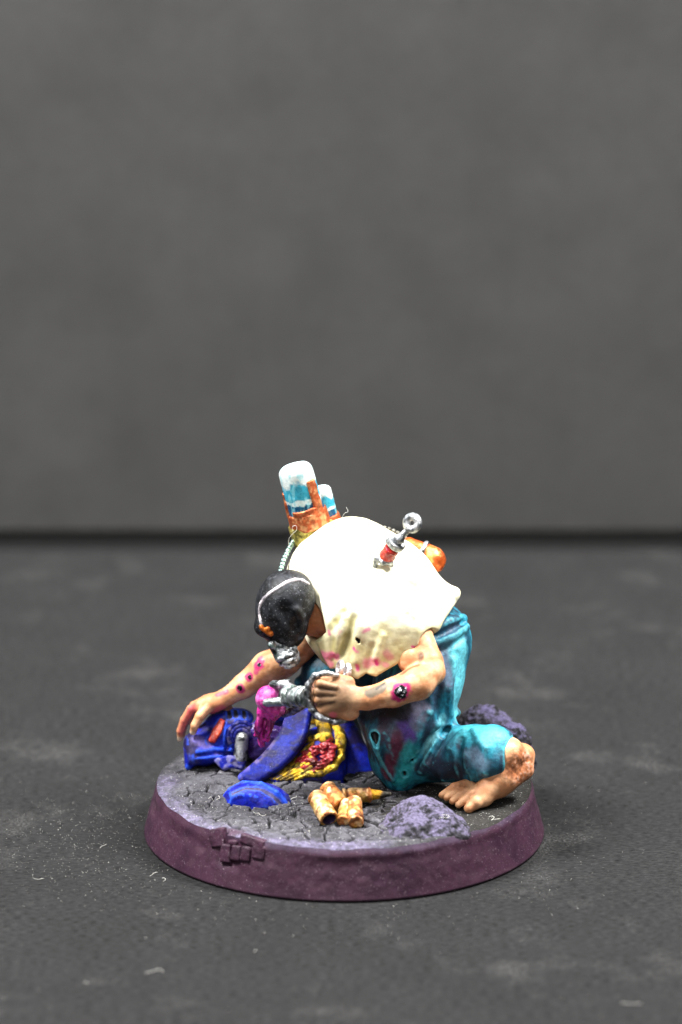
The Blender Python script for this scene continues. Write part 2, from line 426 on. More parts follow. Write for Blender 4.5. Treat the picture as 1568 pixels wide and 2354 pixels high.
bk = slabbox('added_gap_board', (-320, 94, -60), (320, 95, 8), mat('gap_board_grey', 0.9, color=(0.3, 0.3, 0.3), var=0.1, bump=0, spec=0.1)); bk['kind'] = 'structure'  # added board: hides the pale world so the gap reads as a dark band

# ================================================================== the round base
RT, RB, ZT = 14.9, 16.0, 4.15
def crackmask(x, y):
    P = np.stack([x, y, x * 0 + 3.3], 1)
    return sstep(-0.3, 0.02, fbm(P, 0.3, 2, 21)) * (1 - sstep(3.0, 8.0, y)) * (1 - sstep(3.0, 8.0, x)) * (1 - sstep(12.6, 14.2, np.hypot(x, y)))
def ground_z(x, y):
    P = np.stack([x, y, x * 0], 1); r = np.hypot(x, y)
    z = ZT + 0.32 * fbm(P, 0.25, 3, 3) + 0.1 * fbm(P, 1.1, 4, 5) + 0.05 * fbm(P, 4.0, 3, 8)
    wx = x + 0.35 * fbm(P, 0.9, 3, 11); wy = y + 0.35 * fbm(P, 0.9, 3, 12)
    e, cid = worley2(wx, wy * 1.3, 0.66, 2); m = crackmask(x, y)
    z = z + m * (0.14 * (cid - 0.4) - 0.4 * (1 - sstep(0.04, 0.17, e)))
    e2, c2 = worley2(wx, wy, 2.2, 6); z = z - (0.4 + 0.6 * m) * 0.08 * (1 - sstep(0.02, 0.13, e2)) * sstep(-0.1, 0.2, fbm(P, 0.5, 2, 31))
    z = z + 0.35 * np.exp(-((x + 10.5) ** 2 + (y + 1.5) ** 2) / 9.0) + 0.25 * np.exp(-((x + 4) ** 2 + (y - 1.5) ** 2) / 16.0)
    z = z - 0.25 * sstep(RT - 0.9, RT, r) * (0.5 + 0.5 * vnoise(P, 0.5, 17))
    a = np.hypot(x + 9.6, y + 11.2); z = z - 0.45 * (1 - sstep(0.3, 1.0, a))      # the broken lip
    return z
base_thing = thing('round_base', 'round purple-rimmed display base with cracked grey ground on top', 'base', (0, 0, 0))
NS, NR = 1000, 150
th = np.linspace(0, 2 * math.pi, NS, endpoint=False); rr = RT * np.sqrt(np.linspace(0.0004, 1, NR))
rr = RT * (np.linspace(0.02, 1, NR))
X = rr[:, None] * np.cos(th); Y = rr[:, None] * np.sin(th); x, y = X.ravel(), Y.ravel(); z = ground_z(x, y)
idx = np.arange(NR * NS).reshape(NR, NS); nx = np.roll(idx, -1, 1)
Fq = np.stack([idx[:-1], idx[1:], nx[1:], nx[:-1]], -1).reshape(-1, 4)
Vg = np.stack([x, y, z], 1)
pr = np.stack([x, y, x * 0], 1)
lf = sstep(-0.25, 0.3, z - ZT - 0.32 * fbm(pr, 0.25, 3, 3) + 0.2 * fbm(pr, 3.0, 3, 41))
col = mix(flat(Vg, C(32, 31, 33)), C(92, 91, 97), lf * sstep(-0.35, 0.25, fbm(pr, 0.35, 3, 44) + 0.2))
edge = sstep(12.6, 14.6, np.hypot(x, y) + 0.8 * fbm(pr, 0.6, 3, 45)) * np.maximum(sstep(-4.0, -9.0, y) * sstep(4.5, 1.5, x), sstep(-6, -9, x) * sstep(3, -1, y))
col = mix(col, C(112, 105, 132), edge * .75 * (0.4 + 0.6 * sstep(-0.2, 0.3, fbm(pr, 3.0, 3, 46))))
wet = np.maximum(sstep(3.5, 6.5, x + fbm(pr, 0.4, 3, 47) * 2) * sstep(-14.5, -9, y), sstep(1.0, 3.5, x + fbm(pr, 0.5, 3, 49) * 2) * sstep(-11, -7, y))
col = mix(col, C(30, 28, 23), wet * 0.85)
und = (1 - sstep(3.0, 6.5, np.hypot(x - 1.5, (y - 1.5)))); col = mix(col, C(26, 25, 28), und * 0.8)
ang = np.arctan2(y, x); lip = 0.8 * (1 - sstep(0.4, 1.3, np.hypot((x + 8.6), (y + 11.4)) + 0.5 * fbm(pr, 1.2, 3, 48)))
col = mix(col, C(66, 44, 57), lip)
we, _c = worley2(x + 0.35 * fbm(pr, 0.9, 3, 11), (y + 0.35 * fbm(pr, 0.9, 3, 12)) * 1.3, 0.66, 2)
col = mix(col, C(14, 14, 16), crackmask(x, y) * (1 - sstep(0.05, 0.14, we)) * 0.95)
col = mix(col, C(104, 102, 110), 0.6 * crackmask(x, y) * np.exp(-((we - 0.2) / 0.06) ** 2))
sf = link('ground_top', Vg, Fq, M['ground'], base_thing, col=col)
# sloped side
NH = 26; zt = ground_z(RT * np.cos(th), RT * np.sin(th)); zts = np.mean([np.roll(zt, k) for k in range(-14, 15)], 0)
V = []; cc = []
prof = [(1.0, 0.0), (0.9, 0.06), (0.78, 0.17)] + [(0.78 - 0.78 * k / NH, 0.17 + 0.83 * k / NH) for k in range(1, NH + 1)]
rows = []
for k in range(NH + 4):
    if k == 0: s = 0.0
    else: s = k / (NH + 3)
    R = RT + (RB - RT) * s - (.3 if s == 1 else 0)
    rows.append((s, R))
for s, R in rows:
    xx, yy = R * np.cos(th), R * np.sin(th); zz = zts * (1 - s) + (zt - zts) * max(0, 1 - s * 6)
    Pq = np.stack([xx, yy, zz], 1)
    amp = math.sin(math.pi * min(s, 0.97)) if s < 1 else 0
    notch = np.exp(-((xx + 8.9) ** 2 + (yy + 12.4) ** 2) / 0.9) * (1 if s < 0.5 else max(0, 1 - (s - 0.5) * 4))
    dR = amp * (0.10 * fbm(Pq, 0.5, 3, 61) + 0.05 * fbm(Pq, 2.5, 3, 62)) - 0.28 * notch * math.sin(math.pi * min(s * 1.3, 1))
    lipn = (.5 + .5 * vnoise(Pq * [1, 1, 0], .35, 66)) * sstep(1.2, 3.0, np.hypot(xx + 8.6, yy + 12.2))
    dR = dR + .16 * math.exp(-((s - .12) / .08) ** 2) * lipn - .1 * math.exp(-((s - .34) / .08) ** 2) * lipn * sstep(2, -6, xx)
    V.append(np.stack([(R + dR) * np.cos(th), (R + dR) * np.sin(th), zz], 1))
V = np.concatenate(V); n = len(rows); idx = np.arange(n * NS).reshape(n, NS); nx = np.roll(idx, -1, 1)
Fq = np.stack([idx[:-1], idx[1:], nx[1:], nx[:-1]], -1).reshape(-1, 4)
col = flat(V, C(58, 32, 49)); col = mix(col, C(48, 24, 42), sstep(-0.1, 0.35, fbm(V, 0.35, 3, 63))); col = mix(col, C(74, 50, 63), 0.5 * sstep(0.1, 0.4, fbm(V * [1, 1, 2.5], 0.8, 4, 64)))
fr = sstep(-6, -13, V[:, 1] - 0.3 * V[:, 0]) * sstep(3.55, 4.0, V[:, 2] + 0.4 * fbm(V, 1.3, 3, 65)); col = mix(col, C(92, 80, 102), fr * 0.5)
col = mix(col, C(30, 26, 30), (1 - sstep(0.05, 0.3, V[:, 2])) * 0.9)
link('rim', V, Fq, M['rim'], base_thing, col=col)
# broken masonry pieces set in the lip
rim_cone = S(lambda P: (np.hypot(P[:, 0], P[:, 1]) - RT - (RB - RT) * (1 - P[:, 2] / 4.05)) * 0.96, (-17, -17, 0), (17, 17, 4))
for px, py, w, hh, rot in ((498, 1926, .62, .7, .35), (519, 1962, .43, .68, .12), (543, 1961, .38, .56, .03), (566, 1963, .38, .54, .0), (595, 1960, .5, .5, -.05), (535, 1937, .4, .2, .1), (580, 1934, .95, .36, -.12)):
    d = ray(px, py); t = 300.0
    for _ in range(200):
        vv = float(rim_cone.f((CAM + d * t)[None])[0])
        if vv < .003: break
        t += vv * .7
    c = CAM + d * t; a0 = math.atan2(c[1], c[0]); nrm = np.array([math.cos(a0), math.sin(a0), .26]); F = frame(nrm)
    R2 = np.array([[math.cos(rot), math.sin(rot), 0], [-math.sin(rot), math.cos(rot), 0], [0, 0, 1]]) @ F
    bl = box(c - nrm * .2, (w * 1.13, hh * 1.08, .36), R2, 0.16).disp(lambda P: 0.12 * fbm(P, 1.3, 3, 71), 0.1)
    solid('stone_block', bl, 0.07, M['rim'], lambda v: mix(flat(v, C(60, 34, 51)), C(46, 24, 40), sstep(-.1, .3, fbm(v, 1.5, 3, 72))), base_thing)

# ================================================================== rocks
def rock_paint(v, f, top, mid, dark, seed, up=0.3):
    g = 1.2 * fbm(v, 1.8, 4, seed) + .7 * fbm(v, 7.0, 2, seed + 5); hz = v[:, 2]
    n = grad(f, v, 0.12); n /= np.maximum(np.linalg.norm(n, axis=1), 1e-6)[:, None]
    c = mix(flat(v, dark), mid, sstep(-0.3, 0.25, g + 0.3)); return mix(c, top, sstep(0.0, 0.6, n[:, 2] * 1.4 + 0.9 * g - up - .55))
def rock(label, sh, top, seed, up):
    org = np.array([(sh.lo[0] + sh.hi[0]) / 2, (sh.lo[1] + sh.hi[1]) / 2, ZT]); 
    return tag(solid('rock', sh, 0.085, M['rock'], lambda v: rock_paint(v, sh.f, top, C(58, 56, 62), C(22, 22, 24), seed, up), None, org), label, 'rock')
def rgh(a, s, seed): return lambda P: a * fbm(P, s, 4, seed) + 0.35 * a * fbm(P, s * 5, 3, seed + 3)
c0 = A(976, 1884, -10.5)
r1 = U([ell(c0 + [-.3, .4, -.2], (3.2, 2.2, 1.9)), ell(c0 + [1.9, -.1, -1.0], (1.9, 1.6, 1.0)), ell(c0 + [-2.3, -.6, -1.0], (1.9, 1.6, 1.0)), ell(c0 + [-.4, -1.0, -1.1], (2.6, 1.6, .9))], .6)
r1 = r1.inter(half(c0 + [0, -.1, .85], (.08, -.45, 1)), .35).inter(half(c0 + [1.2, 0, .75], (.6, -.1, 1)), .3).inter(half(c0 + [-1.5, 0, .6], (-.75, -.2, 1)), .4)
r1 = r1.sub(chain([c0 + [-3.2, -2.4, -1.35], c0 + [0, -3.1, -1.5], c0 + [3.4, -2.2, -1.5]], .42), .3).disp(lambda P: .32 * fbm(P, .7, 2, 81) + .11 * fbm(P, 3.4, 4, 83), .25)
rock('flat lilac-grey rough rock at the rim in front of the bare foot', r1, C(98, 92, 116), 82, .2)
c1 = A(1112, 1672, 8.2); r2 = U([ell(c1, (2.3, 1.8, 1.75)), ell(c1 + [1.2, -.3, -.3], (1.5, 1.5, 1.3))], .5).disp(lambda P: .4 * fbm(P, .8, 3, 85) + .14 * fbm(P, 3, 3, 84), .3)
rock('dark mossy-looking rock with lilac top behind the trouser leg', r2, C(92, 86, 116), 86, .3)
c2 = A(1180, 1712, 5.0); r3 = U([ell(c2, (1.4, 1.4, 1.85)), ell(c2 + [.3, 0, -1.4], (1.6, 1.5, 1.2))], .5).disp(lambda P: .3 * fbm(P, 1, 3, 88) + .12 * fbm(P, 3.4, 3, 87), .3)
rock('small lilac rock behind the heel of the bare foot', r3, C(96, 90, 122), 89, .15)

# ================================================================== the kneeling person
person = thing('person', 'kneeling person in black hood, cream shirt and teal trousers bending forward', 'person', (6, 1, ZT))
# --- trousers
hipN, kneeN = A(982, 1482, 0.6), A(922, 1742, -0.6)
thigh = chain([A(990, 1478, 1.0), A(962, 1560, 0.2), A(945, 1640, -0.4), A(918, 1735, -0.4)], [3.2, 3.45, 3.3, 2.45], 0.6)
pelvis = ell(A(985, 1470, 3.5), (3.2, 4.2, 3.3)).u(ell(A(1030, 1470, 2.2), (1.6, 3.0, 2.4)), 0.8)
shin = chain([A(930, 1742, -0.6), A(1020, 1734, -2.0), A(1090, 1732, -3.4)], [2.2, 2.1, 2.3], 0.5).u(cone(A(1085, 1740, -3.2), A(1130, 1728, -4.2), 2.15, 2.15), 0.4).u(cone(A(1050, 1755, -3.4), A(1122, 1762, -4.9), 1.45, 1.25), .5).u(cone(A(1080, 1752, -4.6), A(1140, 1752, -5.5), 1.2, 1.1), .4)
hem_p, hem_n = A(1143, 1752, -4.6), A(1176, 1768, -4.3) - A(1143, 1752, -4.6)
shin = shin.inter(half(hem_p + hem_n * 0.12, hem_n), 0.15)
farleg = chain([A(960, 1490, 7.0), A(840, 1520, 6.5), A(752, 1545, 5.5)], [3.0, 2.6, 2.0], 0.5).u(chain([A(750, 1548, 5.5), A(772, 1640, 6.5), A(790, 1715, 7.0)], [1.95, 1.8, 1.7], 0.4), 0.4).u(ball(A(688, 1568, 5.5), 0.42), 0.5)
kn = cone(A(890, 1690, -2.4), A(920, 1790, -1.5), 1.6, 1.1)
tr = U([thigh, pelvis, shin, farleg, kn, cone(A(850, 1650, -0.5), A(895, 1760, -1.2), 1.0, 0.9)], 0.7)
# creases: raised folds, then grooves
def onto(sh, px, py, off=0.0):
    p = hit(sh, px, py); return p - ray(px, py) * off
def fold(sh, pts, r, k, off, add=True):
    Q = [onto(sh, px, py, off) for px, py in pts]
    t = chain(Q, r); return (sh.u(t, k) if add else sh.sub(t, k))
tr0 = tr
for pts, r in (([(1042, 1662), (1000, 1712), (968, 1772)], [.3, .34, .2]), ([(1052, 1640), (1005, 1668), (955, 1740)], [.25, .3, .2]), ([(1068, 1680), (1035, 1720), (1020, 1790)], [.2, .25, .15]),
               ([(1000, 1445), (1035, 1428), (1066, 1420)], [.35, .35, .3]), ([(990, 1480), (1030, 1465), (1072, 1440)], [.3, .32, .25]), ([(862, 1690), (872, 1735), (905, 1790)], [.22, .22, .15]),
               ([(1040, 1520), (1030, 1580), (1035, 1640)], [.35, .4, .25]), ([(985, 1640), (960, 1690), (935, 1745)], [.3, .35, .2]), ([(1090, 1680), (1120, 1720), (1118, 1775)], [.25, .3, .2])):
    Q = [onto(tr0, a, b, -0.05) for a, b in pts]; tr = tr.u(chain(Q, [.95 * q for q in r]), 0.5)
for pts, r in (([(1050, 1658), (1015, 1695), (985, 1750)], [.16, .2, .1]), ([(1020, 1660), (985, 1705), (952, 1760)], [.1, .18, .1]), ([(1008, 1462), (1040, 1446), (1066, 1430)], [.12, .15, .1]),
               ([(1015, 1540), (1005, 1600), (1015, 1650)], [.1, .2, .1]), ([(880, 1700), (890, 1750), (915, 1792)], [.12, .18, .1]), ([(1060, 1700), (1052, 1740), (1068, 1790)], [.1, .16, .16]), ([(995, 1500), (1040, 1486), (1070, 1462)], [.08, .12, .08])):
    Q = [onto(tr0, a, b, 0.08) for a, b in pts]; tr = tr.sub(chain(Q, [1.4 * q for q in r]), 0.4)
holes = [(onto(tr0, 861, 1693, 0.0), onto(tr0, 866, 1716, 0.0), 0.38, 0.12), (onto(tr0, 948, 1748), onto(tr0, 951, 1746), 0.2, 0.17), (onto(tr0, 930, 1778), onto(tr0, 931, 1783), 0.22, 0.2), ]
for a, b, r_a, r_b in holes: tr = tr.sub(cone(a, b, r_a, r_b), 0.1).sub(cone(a + [0, .35, 0], b + [0, .35, 0], r_a * .8, r_b * .8), 0.08)
cut = cone(A(1122, 1738, -4.2), A(1182, 1742, -4.9), 1.25, 1.6); tr = tr.sub(cut, 0.1).sub(cone(A(1074, 1780, -5.6), A(1066, 1815, -5.4), .1, .5), .15)
tr = tr.disp(lambda P: 0.05 * fbm(P, 1.2, 3, 91), 0.05)
T0 = tr0
def tp(a, b): return onto(T0, a, b)
def paint_tr(v):
    st = fbm(v * [1.6, 1.6, 0.45], 1.5, 4, 92)
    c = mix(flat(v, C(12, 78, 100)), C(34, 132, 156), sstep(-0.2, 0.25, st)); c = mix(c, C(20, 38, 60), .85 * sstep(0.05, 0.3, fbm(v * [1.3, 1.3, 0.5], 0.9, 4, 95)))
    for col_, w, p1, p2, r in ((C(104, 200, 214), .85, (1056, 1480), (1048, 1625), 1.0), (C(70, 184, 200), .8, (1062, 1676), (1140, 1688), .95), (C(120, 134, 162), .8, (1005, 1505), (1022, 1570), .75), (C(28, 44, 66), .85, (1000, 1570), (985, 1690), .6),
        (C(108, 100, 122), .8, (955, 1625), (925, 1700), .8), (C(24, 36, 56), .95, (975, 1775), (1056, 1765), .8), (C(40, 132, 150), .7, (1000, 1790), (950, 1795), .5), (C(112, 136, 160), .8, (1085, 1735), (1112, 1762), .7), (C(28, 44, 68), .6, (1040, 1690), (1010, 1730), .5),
        (C(92, 66, 156), .95, (930, 1655), (940, 1690), .7), (C(92, 34, 60), .95, (910, 1690), (892, 1785), .5), (C(62, 48, 70), .85, (895, 1640), (870, 1690), .8), (C(13, 13, 17), .92, (845, 1640), (930, 1636), .75), (C(14, 54, 78), .85, (1000, 1452), (1050, 1424), .45), (C(16, 24, 42), .9, (990, 1790), (1050, 1778), .5), (C(30, 150, 156), .85, (945, 1715), (925, 1790), .62), (C(120, 196, 206), .7, (1020, 1650), (970, 1730), .35), (C(60, 74, 100), .7, (1045, 1440), (1020, 1490), .5)):  # the near-black streak is the forearm's shade painted onto the thigh
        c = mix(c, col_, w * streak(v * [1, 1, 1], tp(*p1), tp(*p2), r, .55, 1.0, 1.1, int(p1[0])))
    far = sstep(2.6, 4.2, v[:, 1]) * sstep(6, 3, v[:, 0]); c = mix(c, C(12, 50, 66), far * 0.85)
    c = mix(c, C(150, 205, 205), 0.8 * sstep(-0.18, 0.0, (v - hem_p - hem_n * .12) @ (hem_n / np.linalg.norm(hem_n))) * sstep(-0.1, .3, st + .2))
    for a, b, ra, rb in holes:
        d = cone(a + [0, .45, 0], b + [0, .45, 0], ra, rb).f(v); c = mix(c, C(12, 14, 18), 1 - sstep(-0.06, 0.06, d))
        c = mix(c, C(56, 168, 180), 0.8 * np.exp(-((cone(a, b, ra, rb).f(v) - 0.07) / 0.06) ** 2))
    return c
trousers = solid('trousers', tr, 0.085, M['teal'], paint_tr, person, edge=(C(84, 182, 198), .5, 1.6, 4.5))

# --- shirt
def fm(px, py, Y): return A(px, py, Y)
hump = U([ball(A(772, 1335, 2.8), 4.0), ball(A(808, 1302, 3.6), 3.95), ell(A(865, 1338, 3.0), (4.3, 4.8, 3.8)), ball(A(915, 1366, 2.6), 3.5), ell(A(958, 1398, 2.2), (2.5, 4.0, 2.6))], 1.0)
tail = ruled([A(950, 1330, 5), A(985, 1370, 0.5), A(960, 1430, -2.2)], [A(1046, 1362, 3.5), A(1044, 1372, .5), A(1000, 1440, -2.4)], 0.3, 40, 0.3).u(cone(A(1000, 1345, 1.5), A(1048, 1366, .2), .5, .14), .4)
should = U([ball(A(905, 1420, -1.4), 2.6), ball(A(850, 1420, -0.8), 2.7), ball(A(790, 1400, -0.2), 2.4)], 1.6)
flap_o = [(735, 1395), (752, 1462), (724, 1480), (741, 1512), (758, 1537), (778, 1534), (800, 1548), (822, 1555), (842, 1541), (864, 1548), (914, 1521), (962, 1480), (966, 1452), (950, 1400), (900, 1350), (820, 1340), (760, 1350)]
def flap_y(x_, z_):
    w = 0.05 * np.sin(2.4 * (x_ + 0.18 * (z_ - 18)) + 0.4) * sstep(20.5, 17.0, z_) * sstep(5.2, 2.5, x_)
    return -4.25 + (0.05 * (x_ < 2.5) + 0.022 * (x_ >= 2.5)) * (x_ - 2.5) ** 2 - 0.13 * (18.5 - z_) + w + 0.16 * np.maximum(z_ - 18.0, 0) ** 2
flap = slab([A(px, py, -4.2) for px, py in flap_o], flap_y, 0.34, 0.2)
armdir = A(988, 1510, -3.6) - A(955, 1440, -2.6)
sleeve = cone(A(915, 1412, -2.0), A(960, 1448, -2.7), 1.9, 1.42).inter(half(A(968, 1458, -2.8), armdir), .12)
sleeve2 = cone(A(950, 1415, -1.5), A(984, 1440, -2.4), 1.2, 0.65)
sh = hump.u(should, 1.6).u(tail, 0.8).u(sleeve, 0.6).u(sleeve2, 0.4)
sh = sh.sub(cone(A(954, 1445, -2.7), A(990, 1525, -4.2), 1.26, 1.12), .08).u(flap, 0.9)
# far-side flap of the collar that hangs behind the neck
sh = sh.u(ruled([A(700, 1440, 3.0), A(730, 1490, 1.0)], [A(722, 1480, 0.0), A(760, 1525, -1.5)], 0.3, 8, 0.3), 0.4)
# fold lines on the lit side and the hanging part
s0 = sh
for pts, r in (([(772, 1428), (790, 1405)], .2), ([(812, 1422), (800, 1460), (784, 1502)], .26), ([(858, 1490), (850, 1515), (846, 1538)], .16), ([(772, 1466), (766, 1490), (764, 1512)], .16), ([(938, 1416), (950, 1428)], .12), ([(990, 1395), (1012, 1412)], .16)):
    Q = [onto(s0, a, b, 0.1) for a, b in pts]; sh = sh.sub(chain(Q, r), 0.45)
for pts, r in (([(790, 1420), (778, 1462), (772, 1500)], .24), ([(828, 1440), (822, 1480), (820, 1518)], .24), ([(880, 1462), (870, 1490), (864, 1512)], .16), ([(748, 1462), (752, 1490), (756, 1506)], .14), ([(985, 1340), (1015, 1360), (1046, 1370)], .2), ([(900, 1300), (950, 1340)], .2)):
    Q = [onto(s0, a, b, -0.08) for a, b in pts]; sh = sh.u(chain(Q, r), 0.4)
neckA, neckB = A(705, 1420, -0.9), A(770, 1440, 0.6)
sh = sh.sub(cone(A(690, 1425, -1.2), A(742, 1440, -1.0), 1.9, 1.25), 0.25).sub(cone(A(725, 1455, -2.4), A(742, 1462, -2.0), 0.75, 0.6), 0.2)
hole = onto(s0, 824, 1473); sh = sh.sub(cone(hole + [-.05, 0, .15], hole + [.06, .1, -.2], 0.16), 0.06)
sh = sh.disp(lambda P: 0.07 * fbm(P, 0.8, 3, 111), 0.06)
def sp(a, b): return onto(s0, a, b)
def paint_sh(v):
    c = mix(flat(v, C(230, 225, 196)), C(216, 208, 166), sstep(0.05, 0.4, fbm(v, 0.7, 3, 112)))
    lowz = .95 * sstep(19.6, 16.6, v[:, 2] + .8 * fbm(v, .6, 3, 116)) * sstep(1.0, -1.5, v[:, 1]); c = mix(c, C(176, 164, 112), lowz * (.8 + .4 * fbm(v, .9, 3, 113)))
    for pts, r in (([(760, 1440), (772, 1428), (790, 1405)], .3), ([(812, 1422), (800, 1460), (784, 1502)], .34), ([(770, 1472), (764, 1528)], .3)):
        Q = [sp(a, b) for a, b in pts]
        for i in range(len(Q) - 1): c = mix(c, C(128, 118, 66), 0.75 * streak(v, Q[i], Q[i+1], r, .6, .5, 2, 114))
    pk = C(196, 62, 128)
    for (a, b), (a2, b2), r, s, w in (((783, 1448), (776, 1462), .16, .6, .9), ((828, 1456), (848, 1446), .14, .5, .7), ((815, 1490), (822, 1498), .16, .4, .95), ((818, 1515), (823, 1540), .16, .5, .9), ((845, 1525), (862, 1522), .4, .5, .6),
                                   ((864, 1518), (866, 1528), .14, .3, 1), ((888, 1500), (896, 1510), .28, .6, .45), ((948, 1486), (954, 1488), .12, .3, .9), ((742, 1505), (772, 1508), .32, .5, .75), ((756, 1450), (758, 1458), .12, .5, .7), ((884, 1528), (890, 1530), .2, .4, .5), ((748, 1520), (760, 1528), .3, .5, .6)):
        c = mix(c, pk, w * streak(v, sp(a, b), sp(a2, b2), r, s, .5, 3, 115))
    c = mix(c, C(20, 22, 24), 1 - sstep(0.15, 0.22, cone(hole + [-.05, .06, .15], hole + [.06, .16, -.2], 0).f(v)))
    d = cone(A(690, 1425, -1.2), A(742, 1440, -1.0), 1.86, 1.22).f(v); c = mix(c, C(78, 40, 24), (1 - sstep(-0.25, 0.1, d)) * 0.8)
    return c
shirt = solid('shirt', sh, 0.09, M['shirt'], paint_sh, person)

# --- bare body (continuous under the clothes)
tors = chain([A(740, 1400, 1.5), A(830, 1370, 2.5), A(930, 1400, 2.8), A(985, 1460, 3.0)], [2.2, 2.7, 2.6, 2.4], 1.0)
legs = chain([A(985, 1470, 1.6), A(945, 1640, 0.2), A(925, 1735, 0.2)], [2.1, 1.8, 1.3], .5).u(chain([A(925, 1738, 0.0), A(1020, 1734, -1.6), A(1110, 1728, -3.9)], [1.3, 1.15, 1.1], .4), .5)
legs = legs.u(chain([A(975, 1480, 5.5), A(840, 1525, 6.3), A(752, 1550, 5.6), A(788, 1700, 7.0)], [2.0, 1.7, 1.2, 1.1], .4), .6)
head = ell(A(655, 1410, -1.6), (1.5, 1.5, 1.9)); neck = cone(A(678, 1420, -1.8), A(750, 1425, 0.6), 1.15, 1.5)
trap = cone(A(716, 1398, -1.6), A(744, 1440, -1.6), 0.42, 0.5)
# near arm
arm = chain([A(925, 1415, -1.6), A(956, 1450, -2.7), A(988, 1522, -4.5), A(996, 1546, -5.0)], [1.3, 1.16, 1.0, 0.9], 0.4)
arm = arm.u(ell(A(940, 1516, -4.3), (0.9, 0.9, 1.1)), 0.6)
fore = chain([A(992, 1546, -5.0), A(960, 1570, -5.9), A(905, 1592, -6.7), A(845, 1606, -7.1), A(822, 1606, -7.1)], [1.0, 1.32, 1.12, 0.86, 0.86], 0.3)
fist = ell(A(778, 1607, -6.9), (1.85, 1.05, 1.45), frame((0, 0, 1), (0, 1, 0))[[1, 0, 2]] if False else None).u(ell(A(764, 1630, -6.8), (1.25, 0.95, 0.8)), 0.4).u(ell(A(800, 1640, -6.7), (0.9, 0.8, 0.55)), 0.4)
kn_px = [(730, 1572), (726, 1590), (727, 1609), (737, 1632)]
fing = []
for i, (a, b) in enumerate(kn_px):
    k0 = A(a + 6, b, -7.4)
    fing.append(chain([A(a + 42, b + (1600 - b) * 0.25, -7.65), k0], [0.22, 0.34]))
    k1 = A(a - 1, b + 2, -6.2); k2 = A(a + 10, b + 3, -5.2); k3 = A(a + 32, b + 2, -5.2)
    fing.append(chain([k0, k1, k2, k3], [0.36, 0.36, 0.33, 0.28], 0.05))
thumb = chain([A(800, 1570, -6.6), A(770, 1560, -6.2), A(738, 1562, -5.7)], [0.55, 0.45, 0.34], .1)
nearhand = fist.u(U(fing, 0.08), 0.22).u(thumb, 0.2)
for i in range(3):
    a, b = kn_px[i]; a2, b2 = kn_px[i + 1]
    nearhand = nearhand.sub(chain([A((a + a2) / 2 - 2, (b + b2) / 2, -7.95), A((a + a2) / 2 + 30, (b + b2) / 2 - 1, -8.0)], [0.16, 0.08]), 0.18)
# far arm, hand spread over the helmet
farm = chain([A(735, 1400, 5.5), A(690, 1480, 5.4), A(660, 1515, 5.0)], [1.7, 1.35, 1.25], .4).u(chain([A(655, 1516, 5.0), A(615, 1535, 4.7), A(560, 1578, 4.4), A(522, 1602, 4.2)], [1.25, 1.28, 0.95, 0.72], .3), .3)
farm = farm.u(cone(A(640, 1560, 4.9), A(664, 1548, 4.9), .35, .2), .4)
fhand = ell(A(492, 1616, 4.0), (1.15, 0.85, 0.6), frame((0.42, 0, 1.0), (0, 1, 0))[[1, 0, 2]] if False else None).u(chain([A(520, 1603, 4.2), A(485, 1618, 4.0), A(462, 1625, 3.8)], [0.7, 0.74, 0.62], .3), .3)
ff = [chain([A(478, 1626, 3.2), A(460, 1646, 2.7), A(448, 1668, 2.5), A(444, 1683, 2.7)], [0.46, 0.4, 0.33, 0.27], .08),
      chain([A(462, 1618, 3.9), A(440, 1630, 3.9), A(424, 1655, 4.0), A(415, 1680, 4.1), A(414, 1699, 4.3)], [0.44, 0.37, 0.34, 0.3, 0.22], .08),
      chain([A(466, 1614, 4.6), A(446, 1622, 4.9), A(430, 1648, 5.2), A(421, 1676, 5.4), A(420, 1690, 5.5)], [0.42, 0.35, 0.32, 0.28, 0.22], .08),
      chain([A(474, 1608, 5.2), A(458, 1616, 5.7), A(444, 1638, 6.0), A(436, 1660, 6.2)], [0.4, 0.33, 0.3, 0.24], .08),
      chain([A(520, 1622, 4.6), A(528, 1636, 5.4), A(520, 1650, 6.2)], [0.42, 0.36, 0.28], .08)]
fhand = fhand.u(U(ff[:4], 0.05), 0.22).u(ff[4], 0.2)
# bare foot, standing on its toes with the sole turned back
foot = chain([A(1110, 1728, -4.0), A(1168, 1732, -4.8), A(1152, 1786, -5.3), A(1108, 1828, -6.0)], [1.2, 1.2, 1.1, 0.95], 0.5)
foot = foot.u(ell(A(1198, 1736, -3.9), (1.1, 1.1, .95)), 0.5).u(cone(A(1200, 1768, -4.4), A(1150, 1808, -5.4), 0.95, 0.85), 0.5)
toes = [chain([A(1112, 1832, -6.2), A(1094, 1844, -6.8), A(1078, 1858, -7.1)], [0.72, 0.54, 0.4], .1)]
for k, (a, b, a2, b2) in enumerate([(1085, 1826, 1054, 1850), (1068, 1820, 1040, 1842), (1055, 1815, 1027, 1834), (1045, 1811, 1016, 1828)]):
    toes.append(chain([A(a + 25, b - 6, -5.8 + .2 * k), A(a, b, -6.3 + .4 * k), A(a2, b2, -6.7 + .5 * k)], [0.48, 0.4, 0.27], .1))
foot = foot.u(U(toes, 0.06), 0.22)
sole_c = A(1196, 1764, -5.5)
def sole_mask(P): return spot(P, sole_c, 1.55, .35, .35, 1.4, 121)
foot = foot.disp(lambda P: sole_mask(P) * (0.1 * fbm(P, 1.6, 3, 122) + .06 * fbm(P, 5.0, 3, 125)), 0.15)
body_sh = U([tors, legs, head, neck, trap], 0.5).u(arm.u(fore, 0.35).u(nearhand, 0.3), 0.4).u(farm.u(fhand, 0.25), 0.3).u(foot, 0.3)
body_sh = body_sh.sub(chain([onto(fore, 996, 1500, .1) if False else A(955, 1508, -6.2), A(968, 1535, -6.6)], [.12, .1]), .3)
bs0 = body_sh
